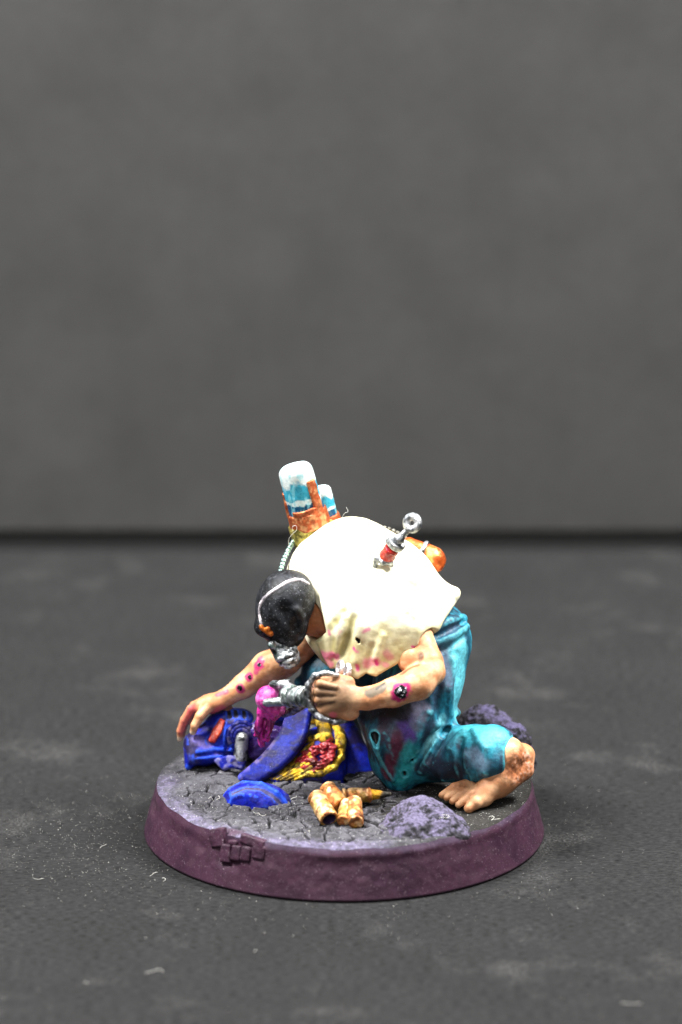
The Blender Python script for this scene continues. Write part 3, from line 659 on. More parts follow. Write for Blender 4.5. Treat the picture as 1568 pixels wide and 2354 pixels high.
def bp_(a, b): return onto(bs0, a, b)
sores_far = [(552, 1583, .34), (573, 1556, .3), (595, 1527, .36)]
def paint_body(v):
    c = mix(flat(v, C(194, 134, 92)), C(220, 168, 126), sstep(-0.1, 0.3, fbm(v * [1, 1, 1.4], 1.1, 3, 123)))
    c = mix(c, C(146, 94, 60), 0.4 * sstep(0.0, 0.4, fbm(v, 0.7, 3, 124)))
    neckm = spot(v, A(728, 1440, -1.2), 2.2, .3, .3, 1, 125); c = mix(c, C(150, 84, 50), 0.75 * neckm)
    hm = spot(v, A(770, 1595, -8), 1.9, .5, .6, 1.6, 126); c = mix(c, C(104, 88, 68), 0.75 * hm)
    c = mix(c, C(92, 84, 70), 0.95 * streak(v, bp_(850, 1592), bp_(882, 1578), 0.42, .25, .5, 2.6, 127)); c = mix(c, C(44, 40, 36), 0.8 * streak(v, bp_(866, 1584), bp_(884, 1570), 0.1, .4, .5, 3, 128))
    for (a, b), (a2, b2) in (((735, 1580), (760, 1586)), ((732, 1599), (765, 1600)), ((736, 1620), (768, 1614))): c = mix(c, C(66, 44, 32), 0.85 * streak(v, bp_(a, b), bp_(a2, b2), 0.1, .6, .5, 3, 129))
    for a, b in kn_px: c = mix(c, C(140, 40, 60), 0.6 * spot(v, A(a - 6, b, -6.4), 0.32, .5, .4, 3, 130))
    c = mix(c, C(206, 90, 110), 0.8 * spot(v, bp_(766, 1644), 0.3, .3, .5, 3, 131)); c = mix(c, C(74, 46, 30), 0.8 * np.maximum(streak(v, bp_(968, 1506), bp_(958, 1530), 0.26, .6, .6, 2, 132), streak(v, bp_(958, 1530), bp_(925, 1548), 0.22, .6, .6, 2, 140)))
    pk = C(176, 30, 98)
    q = bp_(922, 1590); c = mix(c, pk, spot(v, q, 0.82, .14, .42, 2.4, 133))
    for a, b, r in sores_far: c = mix(c, pk, 0.95 * spot(v, bp_(a, b), r * 1.25, .18, .5, 2.6, 134))
    c = mix(c, pk, 0.8 * streak(v, bp_(600, 1512), bp_(588, 1545), 0.22, .3, .5, 3, 135)); c = mix(c, pk, 0.7 * streak(v, bp_(520, 1590), bp_(500, 1597), 0.2, .4, .5, 3, 136))
    for a, b, a2, b2 in ((440, 1632, 418, 1690), (460, 1655, 448, 1672), (462, 1660, 452, 1676), (505, 1634, 485, 1650)): c = mix(c, C(196, 72, 92), 0.75 * streak(v, A(a, b, 3.4), A(a2, b2, 3.4), 0.5, .6, .5, 2, 137))
    for a, b, Yt in ((444, 1686, 2.6), (414, 1700, 4.2)): c = mix(c, C(222, 200, 176), 0.8 * spot(v, A(a, b, Yt), 0.34, .4, .2, 2, 138))
    sm = sole_mask(v); g = fbm(v, 1.6, 3, 122) * .6 + .8 * fbm(v, 4.5, 3, 126); c = mix(c, mix(flat(v, C(196, 120, 76)), C(134, 80, 52), sstep(-.05, .25, g)), sm * 0.9); c = mix(c, C(222, 184, 162), sm * sstep(0.05, .3, -g) * 0.6)
    
    return c
body = solid('body', body_sh, 0.085, M['skin'], paint_body, person)
# metal studs in the sores
def stud(px, py, r):
    q = bp_(px, py); n = grad(bs0.f, q[None], 0.15)[0]; n /= np.linalg.norm(n)
    s = ell(q, (r, r, r * 0.3), frame(n)).disp(lambda P: 0.35 * r * fbm(P, 5, 3, 141), 0.05)
    solid('metal_stud', s, 0.05, M['silver'], lambda v: mix(flat(v, C(26, 26, 29)), C(190, 192, 196), sstep(.12, .34, fbm(v, 6, 3, 142))), person)
for a, b, r in ((922, 1591, 0.52), (552, 1582, .22), (574, 1557, .17), (596, 1528, .18)): stud(a, b, r)

# --- hood
hd = ell(A(652, 1390, -2.3), (2.5, 2.2, 2.8), frame((0.22, 0, 1))).u(ell(A(656, 1442, -2.6), (1.7, 2.0, 1.8)), 0.6).u(ell(A(684, 1372, -1.8), (1.3, 2.0, 1.8)), 0.6)
hd = hd.u(ell(A(613, 1440, -3.4), (1.0, 1.0, 0.85)), 0.5).u(ball(A(652, 1466, -3.2), 0.88), 0.5)
h0 = hd
hd = hd.sub(ell(onto(h0, 660, 1414, .62), (.95, .75, 1.35), frame((-.6, 0, .8))), 0.5).sub(ell(onto(h0, 684, 1438, .35), (0.5, 0.5, 0.8)), 0.3).u(chain([onto(h0, 680, 1402, -.1), onto(h0, 694, 1420, -.08), onto(h0, 690, 1448, -.1)], [.26, .26, .2]), .3)
hd = hd.sub(chain([onto(h0, 610, 1462, .1), onto(h0, 640, 1470, .12), onto(h0, 675, 1474, .1)], [.12, .16, .12]), .25)
st_px = [(709, 1342), (695, 1335), (678, 1333), (661, 1338), (648, 1346), (633, 1356), (621, 1364), (608, 1376), (600, 1388), (597, 1400), (597, 1412), (599, 1424), (602, 1437)]
st_q = [onto(h0, a, b, -0.04) for a, b in st_px]
def paint_hd(v):
    c = mix(flat(v, C(16, 17, 20)), C(36, 38, 43), sstep(-.1, .35, fbm(v, 1.3, 4, 151)))
    return mix(c, C(70, 72, 79), 0.5 * sstep(.15, .4, fbm(v, 4, 3, 152)))
hood = solid('hood', hd, 0.075, M['black'], paint_hd, person)
solid('white_stripe', chain(st_q, [.12] + [.16] * 8 + [.13] * 3 + [.1]), 0.06, M['shirt'], lambda v: mix(flat(v, C(206, 198, 202)), C(120, 116, 122), sstep(.1, .3, fbm(v, 4, 3, 153))), hood)
lz = [onto(h0, 604, 1445, -.05), onto(h0, 622, 1456, -.05)]
lens = chain([lz[0], lz[1]], [.2, .26]).u(ball(onto(h0, 601, 1441, 0), .2), .1).u(ball(onto(h0, 616, 1446, 0), .2), .1)
solid('eye_lens', lens, 0.06, M['copper'], lambda v: mix(flat(v, C(196, 104, 34)), C(96, 46, 20), sstep(.05, .3, fbm(v, 3, 3, 154))), hood)
# --- respirator: a cup, two ribbed rings and a rough filter
cup = cone(A(640, 1476, -3.5), A(651, 1506, -4.0), 0.84, 0.74).u(ball(A(624, 1482, -4.3), .32), .2)
resp = thing('respirator', '', '', A(655, 1500, -4)); del resp['label']; del resp['category']; resp.parent = person; resp.location = (A(655, 1500, -4) - worldpos(person)) * MM
sil = lambda s, dk=.9: (lambda v: mix(mix(flat(v, C(150, 154, 158)), C(216, 218, 220), sstep(.0, .3, fbm(v, 3, 3, s))), C(44, 48, 48), dk * sstep(.02, .22, fbm(v, 2.6, 4, s + 5))))
solid('cup', cup, 0.07, M['silver'], lambda v: mix(sil(160)(v), C(96, 150, 130), .4 * sstep(.1, .3, fbm(v, 1.5, 3, 161))), resp)
for k, (a, b) in enumerate(((656, 1511), (661, 1521))):
    solid('filter_ring', tor(A(a, b, -4.3), A(a + 10, b + 26, -4.6) - A(a, b, -4.3), 0.56 - .06 * k, 0.22), 0.06, M['silver'], sil(165 + k), resp)
filt = ell(A(671, 1506, -3.8), (0.6, 0.62, 1.0), frame((-.25, 0, 1))).u(ball(A(662, 1522, -4.1), .54), .3).disp(lambda P: 0.16 * fbm(P, 3.2, 3, 168), .1)
solid('filter_lump', filt, 0.06, M['silver'], lambda v: mix(sil(170)(v), C(70, 60, 44), .6 * sstep(-.05, .2, fbm(v, 3, 3, 171))), resp)
# --- two pale ring clasps at the shirt hem
for a, b in ((782, 1536), (798, 1543)):
    solid('hem_ring', tor(A(a, b, -5.3), (1, .3, -.25), 0.46, 0.21), 0.05, M['silver'], C(205, 203, 205), person)

# ================================================================== things carried on the back
def can(label, top, bot, r1, r2, seed, near):
    a, b = np.array(top), np.array(bot); ax = (b - a) / np.linalg.norm(b - a); t = thing('glass_tank', label, 'tank', b, 'tanks on the back')
    L = np.linalg.norm(b - a)
    g = cone(a + ax * r1 * .55, b - ax * .5, r1 * .96, r2 * .9).inter(half(a + ax * 0.08, -ax), .5)
    gs = g.disp(lambda P: 0.05 * fbm(P, 1.4, 3, seed), .05)
    def pg(v):
        h = (v - a) @ ax / L + 0.1 * fbm(v, 1.2, 3, seed + 1)
        c = mix(flat(v, C(214, 226, 224)), C(52, 152, 178), sstep(.26, .36, h + .16 * fbm(v, 2.2, 3, seed + 9))); c = mix(c, C(206, 220, 218), 0.95 * (np.abs(h - .57) < .035)); c = mix(c, C(14, 72, 108), sstep(.6, .62, h))
        return mix(c, C(128, 198, 208), .6 * sstep(.12, .22, fbm(v * [2, 2, .6], 1.5, 3, seed + 2)))
    solid('glass', gs, 0.075, M['glass'], pg, t)
    cop = lambda v: mix(mix(flat(v, C(186, 92, 52)), C(218, 152, 104), sstep(.0, .3, fbm(v, 2, 3, seed + 4))), C(120, 50, 28), .6 * sstep(.12, .35, fbm(v, 1.6, 3, seed + 5)))
    F = frame(ax, (0, 1, 0)); big = cone(a + ax * r1 * .55, b - ax * .1, r1 * .98 + .1, r2 * .95 + .1).inter(half(b + ax * .15, ax), .25)
    low = big.inter(half(b - ax * L * .24, -ax), .12).disp(lambda P: .1 * fbm(P, 1.4, 3, seed + 3), .08)
    solid('copper_holder', low, 0.075, M['copper'], cop, t)
    for an, top_, wd_ in near:
        dv = math.cos(an) * F[0] + math.sin(an) * F[1]; tv = np.cross(ax, dv); m_ = a + ax * L * (top_ + .8) / 2 + dv * r1
        st_ = big.inter(box(m_, (L * (.8 - top_) / 2, wd_, 1.2), np.stack([ax, tv, dv]), .1), .1)
        solid('strap', st_.disp(lambda P: .1 * fbm(P, 1.6, 3, seed + 6), .05), 0.07, M['copper'], cop, t)
    return t, F
ANR = 0.0
TK1 = ((math.pi + .75, .26, .42), (-.1, .4, .3), (math.pi * 1.5, .68, 1.1))
tk, F = can('large blue and white glass tank in a copper holder on the back', A(675, 1067, 4.5), A(714, 1206, 4.6), 1.42, 1.62, 201, TK1)
collar = cyl(A(704, 1196, 4.7), A(722, 1246, 4.7), 1.58, .3).u(cone(A(735, 1222, 4.2), A(757, 1205, 4.2), .5, .4), .3).disp(lambda P: .08 * fbm(P, 1.5, 3, 207), .06)
solid('collar', collar, 0.08, M['gold'], lambda v: mix(flat(v, C(196, 180, 96)), C(120, 110, 50), sstep(.0, .3, fbm(v, 2, 3, 208))), tk)
can('small glass tank with copper foot half hidden behind the large tank', A(733, 1116, 6.6), A(754, 1204, 6.7), .92, 1.05, 221, ((ANR, .5, .25),))
# injector plunged into the back
def onsh(px, py, off): return hit(sh, px, py) - ray(px, py) * off
q0 = onsh(884, 1288, .1); inj = thing('injector', 'silver ring-handled injector with red vial stuck in the back of the shirt', 'injector', q0)
sl2 = sil(240, .35); yj = q0[1]
def J(px, py, k): return A(px, py, yj - .3 - k)
rc = J(948, 1202, 1.2); solid('finger_ring', tor(rc, (-.45, -.85, .25), 0.5, 0.31), 0.055, M['silver'], sl2, inj)
solid('shaft', chain([J(937, 1219, 1.1), J(916, 1240, 1.0)], [.25, .32]).u(ball(J(918, 1240, 1.1), .42), .12), 0.055, M['silver'], sl2, inj)
dj = J(885, 1280, .3) - J(918, 1238, 1.0); dj /= np.linalg.norm(dj)
solid('flange', cyl(J(910, 1250, .8) - dj * .3, J(910, 1250, .8) + dj * .25, .76, .14).u(ball(J(893, 1245, .8), .26), .15), 0.055, M['silver'], sl2, inj)
solid('red_vial', cyl(J(902, 1260, .7), J(886, 1284, .1), .62, .12).disp(lambda P: .08 * fbm(P, 3, 3, 242), .05), 0.055, M['gore'], lambda v: mix(mix(flat(v, C(178, 30, 24)), C(206, 70, 40), sstep(0, .3, fbm(v, 3, 3, 243))), C(206, 120, 190), spot(v, J(897, 1256, 1.2), .35, .4, .4, 3, 244)), inj)
clip = U([chain([J(898, 1294, .5), J(880, 1292, .6), J(866, 1284, .3)], [.2, .26, .2]), chain([J(866, 1284, .3), J(862, 1304, .2)], [.22, .2]), chain([J(897, 1290, .5), J(899, 1298, .4)], [.24, .2]), ball(J(880, 1282, .2), .42)], .12).disp(lambda P: .08 * fbm(P, 3, 3, 245), .05)
solid('clip', clip, 0.055, M['silver'], sl2, inj)
# copper flask with a silver band
fk = thing('flask', 'orange copper flask with a silver band tucked behind the back', 'flask', A(985, 1280, 6))
solid('vessel', cone(A(940, 1258, 5.0), A(990, 1278, 4.6), .78, .86).u(ell(A(1000, 1288, 4.4), (.86, .86, .95)), .3).disp(lambda P: .07 * fbm(P, 1.8, 3, 251), .05), 0.07, M['copper'], lambda v: mix(mix(flat(v, C(204, 92, 36)), C(226, 160, 92), sstep(.05, .3, fbm(v, 1.6, 3, 252))), C(130, 50, 26), .6 * sstep(.12, .3, fbm(v, 2.2, 3, 253))), fk)
b0 = A(972, 1271, 4.75); solid('band', tor(b0, A(990, 1278, 4.6) - A(940, 1258, 5.0), .84, .2), 0.06, M['silver'], sil(255), fk)
# corrugated hoses
def hose(label, pts, r, m, colr):
    t = thing('hose', label, 'hose', pts[0], 'ribbed hoses on the back')
    tube('core', pts, r * .8, m, t, col=colr * .12)
    Q = np.array(pts, float); d = np.r_[0, np.cumsum(np.linalg.norm(np.diff(Q, axis=0), axis=1))]; nn = int(d[-1] / (r * 1.9))
    for k in range(nn + 1):
        s = d[-1] * k / nn; p = np.array([np.interp(s, d, Q[:, j]) for j in range(3)]); p2 = np.array([np.interp(min(s + .1, d[-1]), d, Q[:, j]) for j in range(3)]); p1 = np.array([np.interp(max(s - .1, 0), d, Q[:, j]) for j in range(3)])
        tube('rib', [p - (p2 - p1) * .9, p, p + (p2 - p1) * .9][:3], [r * .8, r * 1.12, r * .8], m, t, col=colr, seg=9, n=2)
hose('ribbed silver-green hose running from the tanks down behind the hood', [A(678, 1240, 4.6), A(664, 1262, 3.4), A(652, 1288, 2.2), A(645, 1312, 1.2), A(648, 1335, .6)], .2, M['silver'], C(150, 178, 172))
hose('dark ribbed hose along the top of the back behind the injector', [A(845, 1206, 5.2), A(868, 1210, 5.6), A(892, 1216, 5.8), A(918, 1228, 5.9), A(940, 1246, 5.8)], .2, M['silver'], C(110, 108, 100))

# ================================================================== gripping tool and what it pulls
tool = thing('gripping_tool', 'silver clamp-jawed tool with ring guard held in the fist', 'tool', A(690, 1602, -5.6))
rp = [A(799, 1656, -7.1), A(769, 1660, -7.7), A(738, 1650, -7.7), A(716, 1630, -7.4), A(707, 1602, -7.2), A(709, 1574, -7.2), A(724, 1554, -7.2), A(748, 1547, -7.0), A(775, 1552, -6.6)]
solid('ring_guard', chain(rp, [.16, .22, .25, .26, .26, .26, .26, .24, .18], .1).disp(lambda P: .06 * fbm(P, 2.5, 3, 261), .05), 0.06, M['silver'], lambda v: mix(sil(262)(v), C(46, 46, 48), .6 * sstep(-.02, .2, fbm(v, 2.5, 3, 263))), tool)
solid('grip_bar', chain([A(728, 1560, -5.9), A(722, 1600, -6.0), A(734, 1646, -6.0)], .34, .1), 0.07, M['silver'], C(60, 56, 56), tool)
na, nb_ = A(708, 1602, -6.9), A(654, 1600, -4.6); nd = (nb_ - na) / np.linalg.norm(nb_ - na); NL = np.linalg.norm(nb_ - na)
solid('neck_barrel', cyl(na, nb_, .66, .1), 0.06, M['silver'], sil(265), tool)
for s, r_, w in ((.06, .86, .2), (.36, .84, .26), (.72, .9, .3)):
    solid('neck_ring', cyl(na + nd * NL * s - nd * w, na + nd * NL * s + nd * w, r_, .1).disp(lambda P: .04 * fbm(P, 3, 3, 266), .04), 0.055, M['silver'], lambda v: mix(sil(267)(v), C(150, 176, 164), .25), tool)
j1 = chain([A(668, 1613, -5.6), A(640, 1613, -5.0), A(613, 1615, -4.4)], [.36, .37, .33]).u(chain([A(672, 1606, -5.4), A(650, 1608, -5.0)], [.5, .3]), .2)
solid('jaw', j1, 0.055, M['silver'], lambda v: mix(sil(270)(v), C(170, 190, 180), .3), tool)
j2 = chain([A(676, 1588, -4.8), A(654, 1574, -4.2), A(630, 1574, -3.6), A(612, 1586, -3.0)], [.45, .4, .32, .2], .1).u(chain([A(658, 1574, -4.2), A(664, 1564, -4.3)], [.2, .1]), .1)
solid('jaw', j2.disp(lambda P: .07 * fbm(P, 2.6, 3, 271), .05), 0.055, M['silver'], sil(272), tool)
j3 = chain([A(690, 1622, -4.2), A(672, 1634, -3.4), A(652, 1644, -2.6)], [.4, .34, .22], .1)
solid('jaw', j3, 0.055, M['silver'], lambda v: mix(sil(273)(v), C(50, 50, 52), .6), tool)
gl = ell(A(617, 1606, -3.6), (1.0, .95, 1.05)).u(ell(A(632, 1628, -3.5), (.85, .8, .75)), .3).u(ball(A(604, 1634, -3.5), .45), .3)
gl = gl.u(chain([A(600, 1636, -3.5), A(596, 1665, -3.2), A(592, 1690, -3.0), A(599, 1706, -2.9)], [.34, .36, .24, .1], .1), .15).u(chain([A(626, 1640, -3.6), A(620, 1672, -3.4), A(611, 1698, -3.1), A(606, 1718, -3)], [.46, .4, .26, .08], .1), .15)
gl = gl.u(chain([A(606, 1644, -2.9), A(604, 1680, -2.7), A(601, 1712, -2.6)], [.4, .34, .2], .1), .1).u(chain([A(596, 1660, -3.4), A(584, 1676, -3.2)], [.16, .08]), .1)
gl = gl.disp(lambda P: .07 * fbm(P, 2.0, 3, 281) + .26 * sstep(11.8, 10.6, P[:, 2]) * fbm(P * [1.8, 1.8, .35], 1.7, 3, 284), .15)
tag(solid('gland', gl, 0.06, M['gore'], lambda v: mix(mix(flat(v, C(190, 40, 140)), C(222, 120, 190), .8 * sstep(.0, .3, fbm(v, 1.8, 3, 282)) * sstep(9.5, 12, v[:, 2])), C(96, 8, 66), .85 * sstep(-.05, .15, fbm(v * [1.8, 1.8, .35], 1.7, 3, 284)) * sstep(11.8, 10.6, v[:, 2])), None, A(612, 1650, -3.4)), 'glossy magenta gland dangling strands from the silver jaws', 'gland')

# ================================================================== fallen armoured body
arm_t = thing('fallen_armour', 'blue armoured body lying half sunk in the ground, gold winged crest on chest', 'armour', (-4, 2, ZT))
def blu(seed, hl=.5):
    def p(v):
        c = mix(flat(v, C(16, 27, 136)), C(30, 24, 66), sstep(.0, .3, fbm(v * [1, 1, 1.5], .9, 4, seed))); c = mix(c, C(24, 54, 196), .65 * sstep(.08, .3, fbm(v * [.7, .7, 1.6], 1.1, 3, seed + 1)))
        return mix(c, C(104, 94, 156), hl * .6 * sstep(.22, .4, fbm(v, 1.7, 4, seed + 2)))
    return p
hc = A(520, 1692, 4.6)
hm = ell(hc, (2.05, 2.1, 2.2)).u(ell(A(470, 1715, 3.8), (1.5, 1.7, 1.6)), .6).u(chain([A(440, 1715, 3.4), A(432, 1758, 2.8)], [.75, .42], .2), .7).u(cone(A(450, 1740, 2.6), A(500, 1738, 2.4), .55, .5), .5)
hm = hm.u(ell(A(548, 1650, 4.6), (1.25, 1.3, .7)), .4)
hm = hm.inter(half(A(424, 1735, 3), (-1, -.25, .05)), .25)
m0 = hm
hm = hm.sub(chain([onto(m0, 511, 1655, .1), onto(m0, 486, 1703, .1)], [.2, .26]), .25)
hm = hm.u(chain([onto(m0, 455, 1728, -.05), onto(m0, 490, 1722, -.05), onto(m0, 530, 1724, -.05)], [.16, .2, .16]), .2).sub(chain([onto(m0, 450, 1738, .05), onto(m0, 500, 1732, .08), onto(m0, 528, 1732, .08)], [.1, .14, .12]), .15)
hm = hm.sub(chain([onto(m0, 522, 1722, .1), onto(m0, 526, 1680, .1), onto(m0, 548, 1662, .1), onto(m0, 572, 1668, .1)], [.2, .2, .18, .14]), .15)
slots = [(526, 1640), (541, 1638), (561, 1640)]
for a, b in slots: hm = hm.sub(chain([onto(m0, a, b - 7, .1), onto(m0, a + 2, b + 7, .1)], [.15, .19]), .1)
def paint_hm(v):
    c = blu(301)(v)
    for a, b in slots: c = mix(c, C(34, 34, 44), streak(v, onto(m0, a, b - 7), onto(m0, a + 2, b + 7), .24, .3, .3, 3, 304))
    c = mix(c, C(120, 118, 150), .5 * streak(v, onto(m0, 520, 1650), onto(m0, 572, 1652), .3, .6, .5, 2, 305))
    c = mix(c, C(118, 104, 168), .7 * streak(v, onto(m0, 448, 1700), onto(m0, 478, 1715), .4, .6, .5, 2, 306)); c = mix(c, C(62, 56, 84), .7 * streak(v, onto(m0, 440, 1720), onto(m0, 446, 1750), .5, .6, .5, 2, 307))
    return mix(c, C(20, 20, 28), .9 * streak(v, onto(m0, 524, 1715), onto(m0, 527, 1680), .2, .5, .3, 2, 308))
BE = (C(52, 92, 228), .8, 1.6, 3.6)
helm = solid('helmet', hm, 0.075, M['blue'], paint_hm, arm_t, edge=BE)
solid('eye_lens', ruled([onto(m0, 508, 1656, .06), onto(m0, 492, 1680, .06), onto(m0, 484, 1702, .06)], [onto(m0, 513, 1660, .04), onto(m0, 506, 1682, .06), onto(m0, 491, 1704, .06)], .16, 10, .1), 0.06, M['gore'], lambda v: mix(flat(v, C(206, 74, 44)), C(170, 40, 26), sstep(0, .3, fbm(v, 3, 3, 310))), helm)
e1 = chain([A(557, 1698, 2.2), A(552, 1742, 1.9)], [.52, .56])
solid('ear_cylinder', e1, 0.065, M['silver'], lambda v: mix(flat(v, C(176, 178, 178)), C(70, 70, 72), sstep(-.02, .25, fbm(v, 2.2, 3, 311))), helm)
for k in range(3):
    ar = [A(556 + math.cos(t_) * (14 + 8 * k), 1692 - math.sin(t_) * (14 + 8 * k) * 1.05, 2.45 + .12 * k) for t_ in np.linspace(-.1, math.pi + .5, 9)]
    solid('ear_ring', chain(ar, .2, .05), 0.06, M['blue'], lambda v: mix(flat(v, C(26, 30, 104)), C(84, 78, 120), sstep(0, .3, fbm(v, 3, 3, 312))), helm)
solid('cheek_plate', ruled([A(498, 1748, 2.0), A(530, 1742, 1.7), A(560, 1752, 1.6)], [A(515, 1765, 1.6), A(535, 1760, 1.4), A(556, 1764, 1.4)], .22, 8, .2), 0.07, M['blue'], lambda v: mix(blu(313)(v), C(126, 122, 160), .6 * sstep(-.1, .2, fbm(v, 2, 3, 314))), helm)
# neck seal, dark purple folds
nk = U([cone(A(590, 1680 + 12 * k, 3.0), A(650, 1690 + 8 * k, 2.6), .7, .6) for k in range(5)], .15)
solid('neck_seal', nk.disp(lambda P: .15 * fbm(P, 1.6, 3, 316), .1), 0.08, M['gore'], lambda v: mix(flat(v, C(52, 26, 90)), C(86, 60, 150), sstep(0, .3, fbm(v, 1.5, 3, 317))), arm_t)
# collar plate: a broad curved blade
ca = [A(668, 1645, 3.4), A(650, 1690, 2.2), A(612, 1738, .9), A(556, 1788, -.8)]
cb = [A(708, 1636, 2.8), A(694, 1700, 1.0), A(648, 1756, .1), A(584, 1798, -1.1)]
cl_ = ruled(ca, cb, .28, 44, .25).u(chain(ca, .26, .1), .1)
solid('collar_plate', cl_, 0.075, M['blue'], lambda v: mix(mix(mix(blu(320, .0)(v), C(14, 15, 74), .55), C(150, 128, 160), .75 * np.exp(-(np.maximum(chain(ca, .26).f(v), 0) / .07) ** 2) * sstep(-.3, .1, fbm(v, 2, 3, 321))), C(26, 90, 220), .8 * streak(v, A(655, 1745, -.4), A(632, 1762, -.6), .14, .4, .3, 2, 322)), arm_t, edge=(C(64, 80, 200), .8, 3.4, 6.0))
# chest
ch = ell(A(742, 1748, 3.2), (2.6, 3.0, 2.7)).u(box(A(752, 1790, 1.8), (1.6, 1.6, 1.2), None, .5), .8).u(cone(A(640, 1795, -.2), A(730, 1780, 1.2), .6, 1.2), .8)
ch = ch.inter(half(A(797, 1740, 2), (1, -.15, .0)), .4)
chest = solid('chest_plate', ch, 0.085, M['blue'], lambda v: mix(blu(325)(v), C(66, 60, 74), .8 * streak(v, A(660, 1800, -1), A(760, 1785, -.8), .7, .5, .5, 1.4, 326)), arm_t)
gd = lambda v: mix(mix(flat(v, C(204, 164, 40)), C(232, 206, 84), sstep(0, .3, fbm(v, 3, 3, 330))), C(58, 44, 34), .85 * sstep(.02, .22, fbm(v, 2.6, 4, 331)))
crest = thing('crest', '', '', A(720, 1740, .5)); del crest['label']; del crest['category']; crest.parent = arm_t; crest.location = (A(720, 1740, .5) - worldpos(arm_t)) * MM
fe = []
for k in range(8):
    w = k / 7; fe.append(((619 + 52 * w * w, 1787 + 8 * w), (672 + 24 * w, 1742 + 42 * w), (718 - 4 * w, 1698 + 78 * w)))
for f3 in fe:
    Q = [onto(ch, a, b, .1) for a, b in f3]; solid('feather', chain(Q, [.1, .19, .2], .05), 0.055, M['gold'], gd, crest)
for pts, r in (([(716, 1700), (734, 1694), (752, 1686)], .3), ([(706, 1780), (740, 1776), (768, 1762), (783, 1740)], .3), ([(783, 1740), (786, 1710), (784, 1676)], .34), ([(740, 1656), (745, 1676), (748, 1698)], .52), ([(768, 1654), (775, 1676), (782, 1712)], .5), ([(712, 1662), (722, 1660), (735, 1664)], .24)):
    Q = [onto(ch, a, b, .08) for a, b in pts]; solid('gold_trim', chain(Q, r, .1).disp(lambda P: .1 * fbm(P, 2.6, 3, 332), .08), 0.06, M['gold'], gd, crest)
wd = U([ball(onto(ch, a, b, .06), r) for a, b, r in ((690, 1752, .34), (704, 1742, .44), (720, 1752, .46), (722, 1730, .4), (740, 1724, .46), (752, 1706, .4), (762, 1720, .38), (750, 1744, .46), (734, 1762, .36), (712, 1766, .32), (764, 1738, .32), (758, 1694, .28))] + [chain([onto(ch, a, b, .12), onto(ch, (a + a2) / 2, (b + b2) / 2 + 4, .2), onto(ch, a2, b2, .1)], [.08, .16, .08]) for a, b, a2, b2 in ((672, 1760, 712, 1738), (678, 1768, 722, 1756), (700, 1736, 744, 1716), (694, 1772, 746, 1762), (744, 1752, 768, 1716), (726, 1734, 762, 1698))], .22)
wd = wd.sub(cone(onto(ch, 716, 1758, .5), onto(ch, 732, 1745, .5), .2, .14), .2).sub(cone(onto(ch, 733, 1712, .5), onto(ch, 738, 1752, .5), .08, .1), .15).disp(lambda P: .34 * fbm(P * [.8, 1.4, 1.6], 2.6, 4, 335), .15)
solid('red_wound', wd, 0.06, M['gore'], lambda v: mix(mix(flat(v, C(146, 22, 32)), C(192, 70, 70), .7 * sstep(.02, .3, fbm(v, 2.4, 3, 336))), C(70, 14, 12), .8 * spot(v, onto(ch, 722, 1754, .3), .6, .4, .5, 2, 337)), crest)
# blue plating in the shade between chest and knee
solid('waist_plate', ell(A(815, 1770, 4.2), (2.0, 2.2, 2.0)).u(cone(A(790, 1680, 4.6), A(850, 1790, 3.2), 1.1, 1.0), .5), 0.11, M['blue'], blu(340, .1), arm_t)
solid('shoulder_shell', ell(A(640, 1690, 5.8), (2.4, 1.6, 1.9)), 0.11, M['blue'], blu(343, .2), arm_t)

# broken blue plate on the ground in front
pc = A(587, 1846, -4.5)
pl = ell(pc + [0, .1, -.15], (2.85, 1.8, 1.75)).sub(ell(pc + [.1, -2.75, -.6], (3.0, 1.3, 1.3)), .3)
pl = pl.inter(half(pc + [-2.35, 0, .2], (-1, -.35, .25)), .1).inter(half(pc + [1.9, -1.2, 0], (.55, -1, 0)), .1).inter(half(pc + [-.6, -1.25, .2], (-.25, -1, .12)), .12).disp(lambda P: .08 * fbm(P, 1.3, 3, 358), .06)
p0 = pl
rimq = [onto(p0, a, b, .0) for a, b in ((528, 1815), (560, 1800), (600, 1803), (636, 1822), (658, 1848))]
pl = pl.u(chain(rimq, [.16, .2, .22, .2, .16], .1), .15)
rimg = [onto(p0, a, b, .08) for a, b in ((534, 1824), (565, 1811), (600, 1813), (630, 1832), (648, 1852))]
pl = pl.sub(chain(rimg, [.1, .13, .14, .13, .1]), .12)
tag(solid('armour_plate', pl, 0.075, M['blue'], lambda v: mix(mix(mix(mix(blu(350)(v), C(18, 30, 168), .5), C(66, 66, 132), .8 * sstep(-7.2, -4.6, v[:, 0] + 1.2 * fbm(v, 1.2, 3, 353)) * sstep(.1, -.3, fbm(v * [1, 1, 3], 1.2, 3, 354))), C(86, 82, 104), .85 * np.exp(-(np.maximum(chain(rimg, .1).f(v), 0) / .2) ** 2)), C(30, 78, 226), .85 * np.clip(streak(v, rimq[1], rimq[2], .26, .4, .3, 2, 352) + streak(v, rimq[2], rimq[3], .28, .4, .3, 2, 355) + streak(v, rimq[3], rimq[4], .26, .4, .3, 2, 356), 0, 1)), None, pc, edge=BE), 'broken curved blue armour plate lying on the cracked ground', 'armour plate')

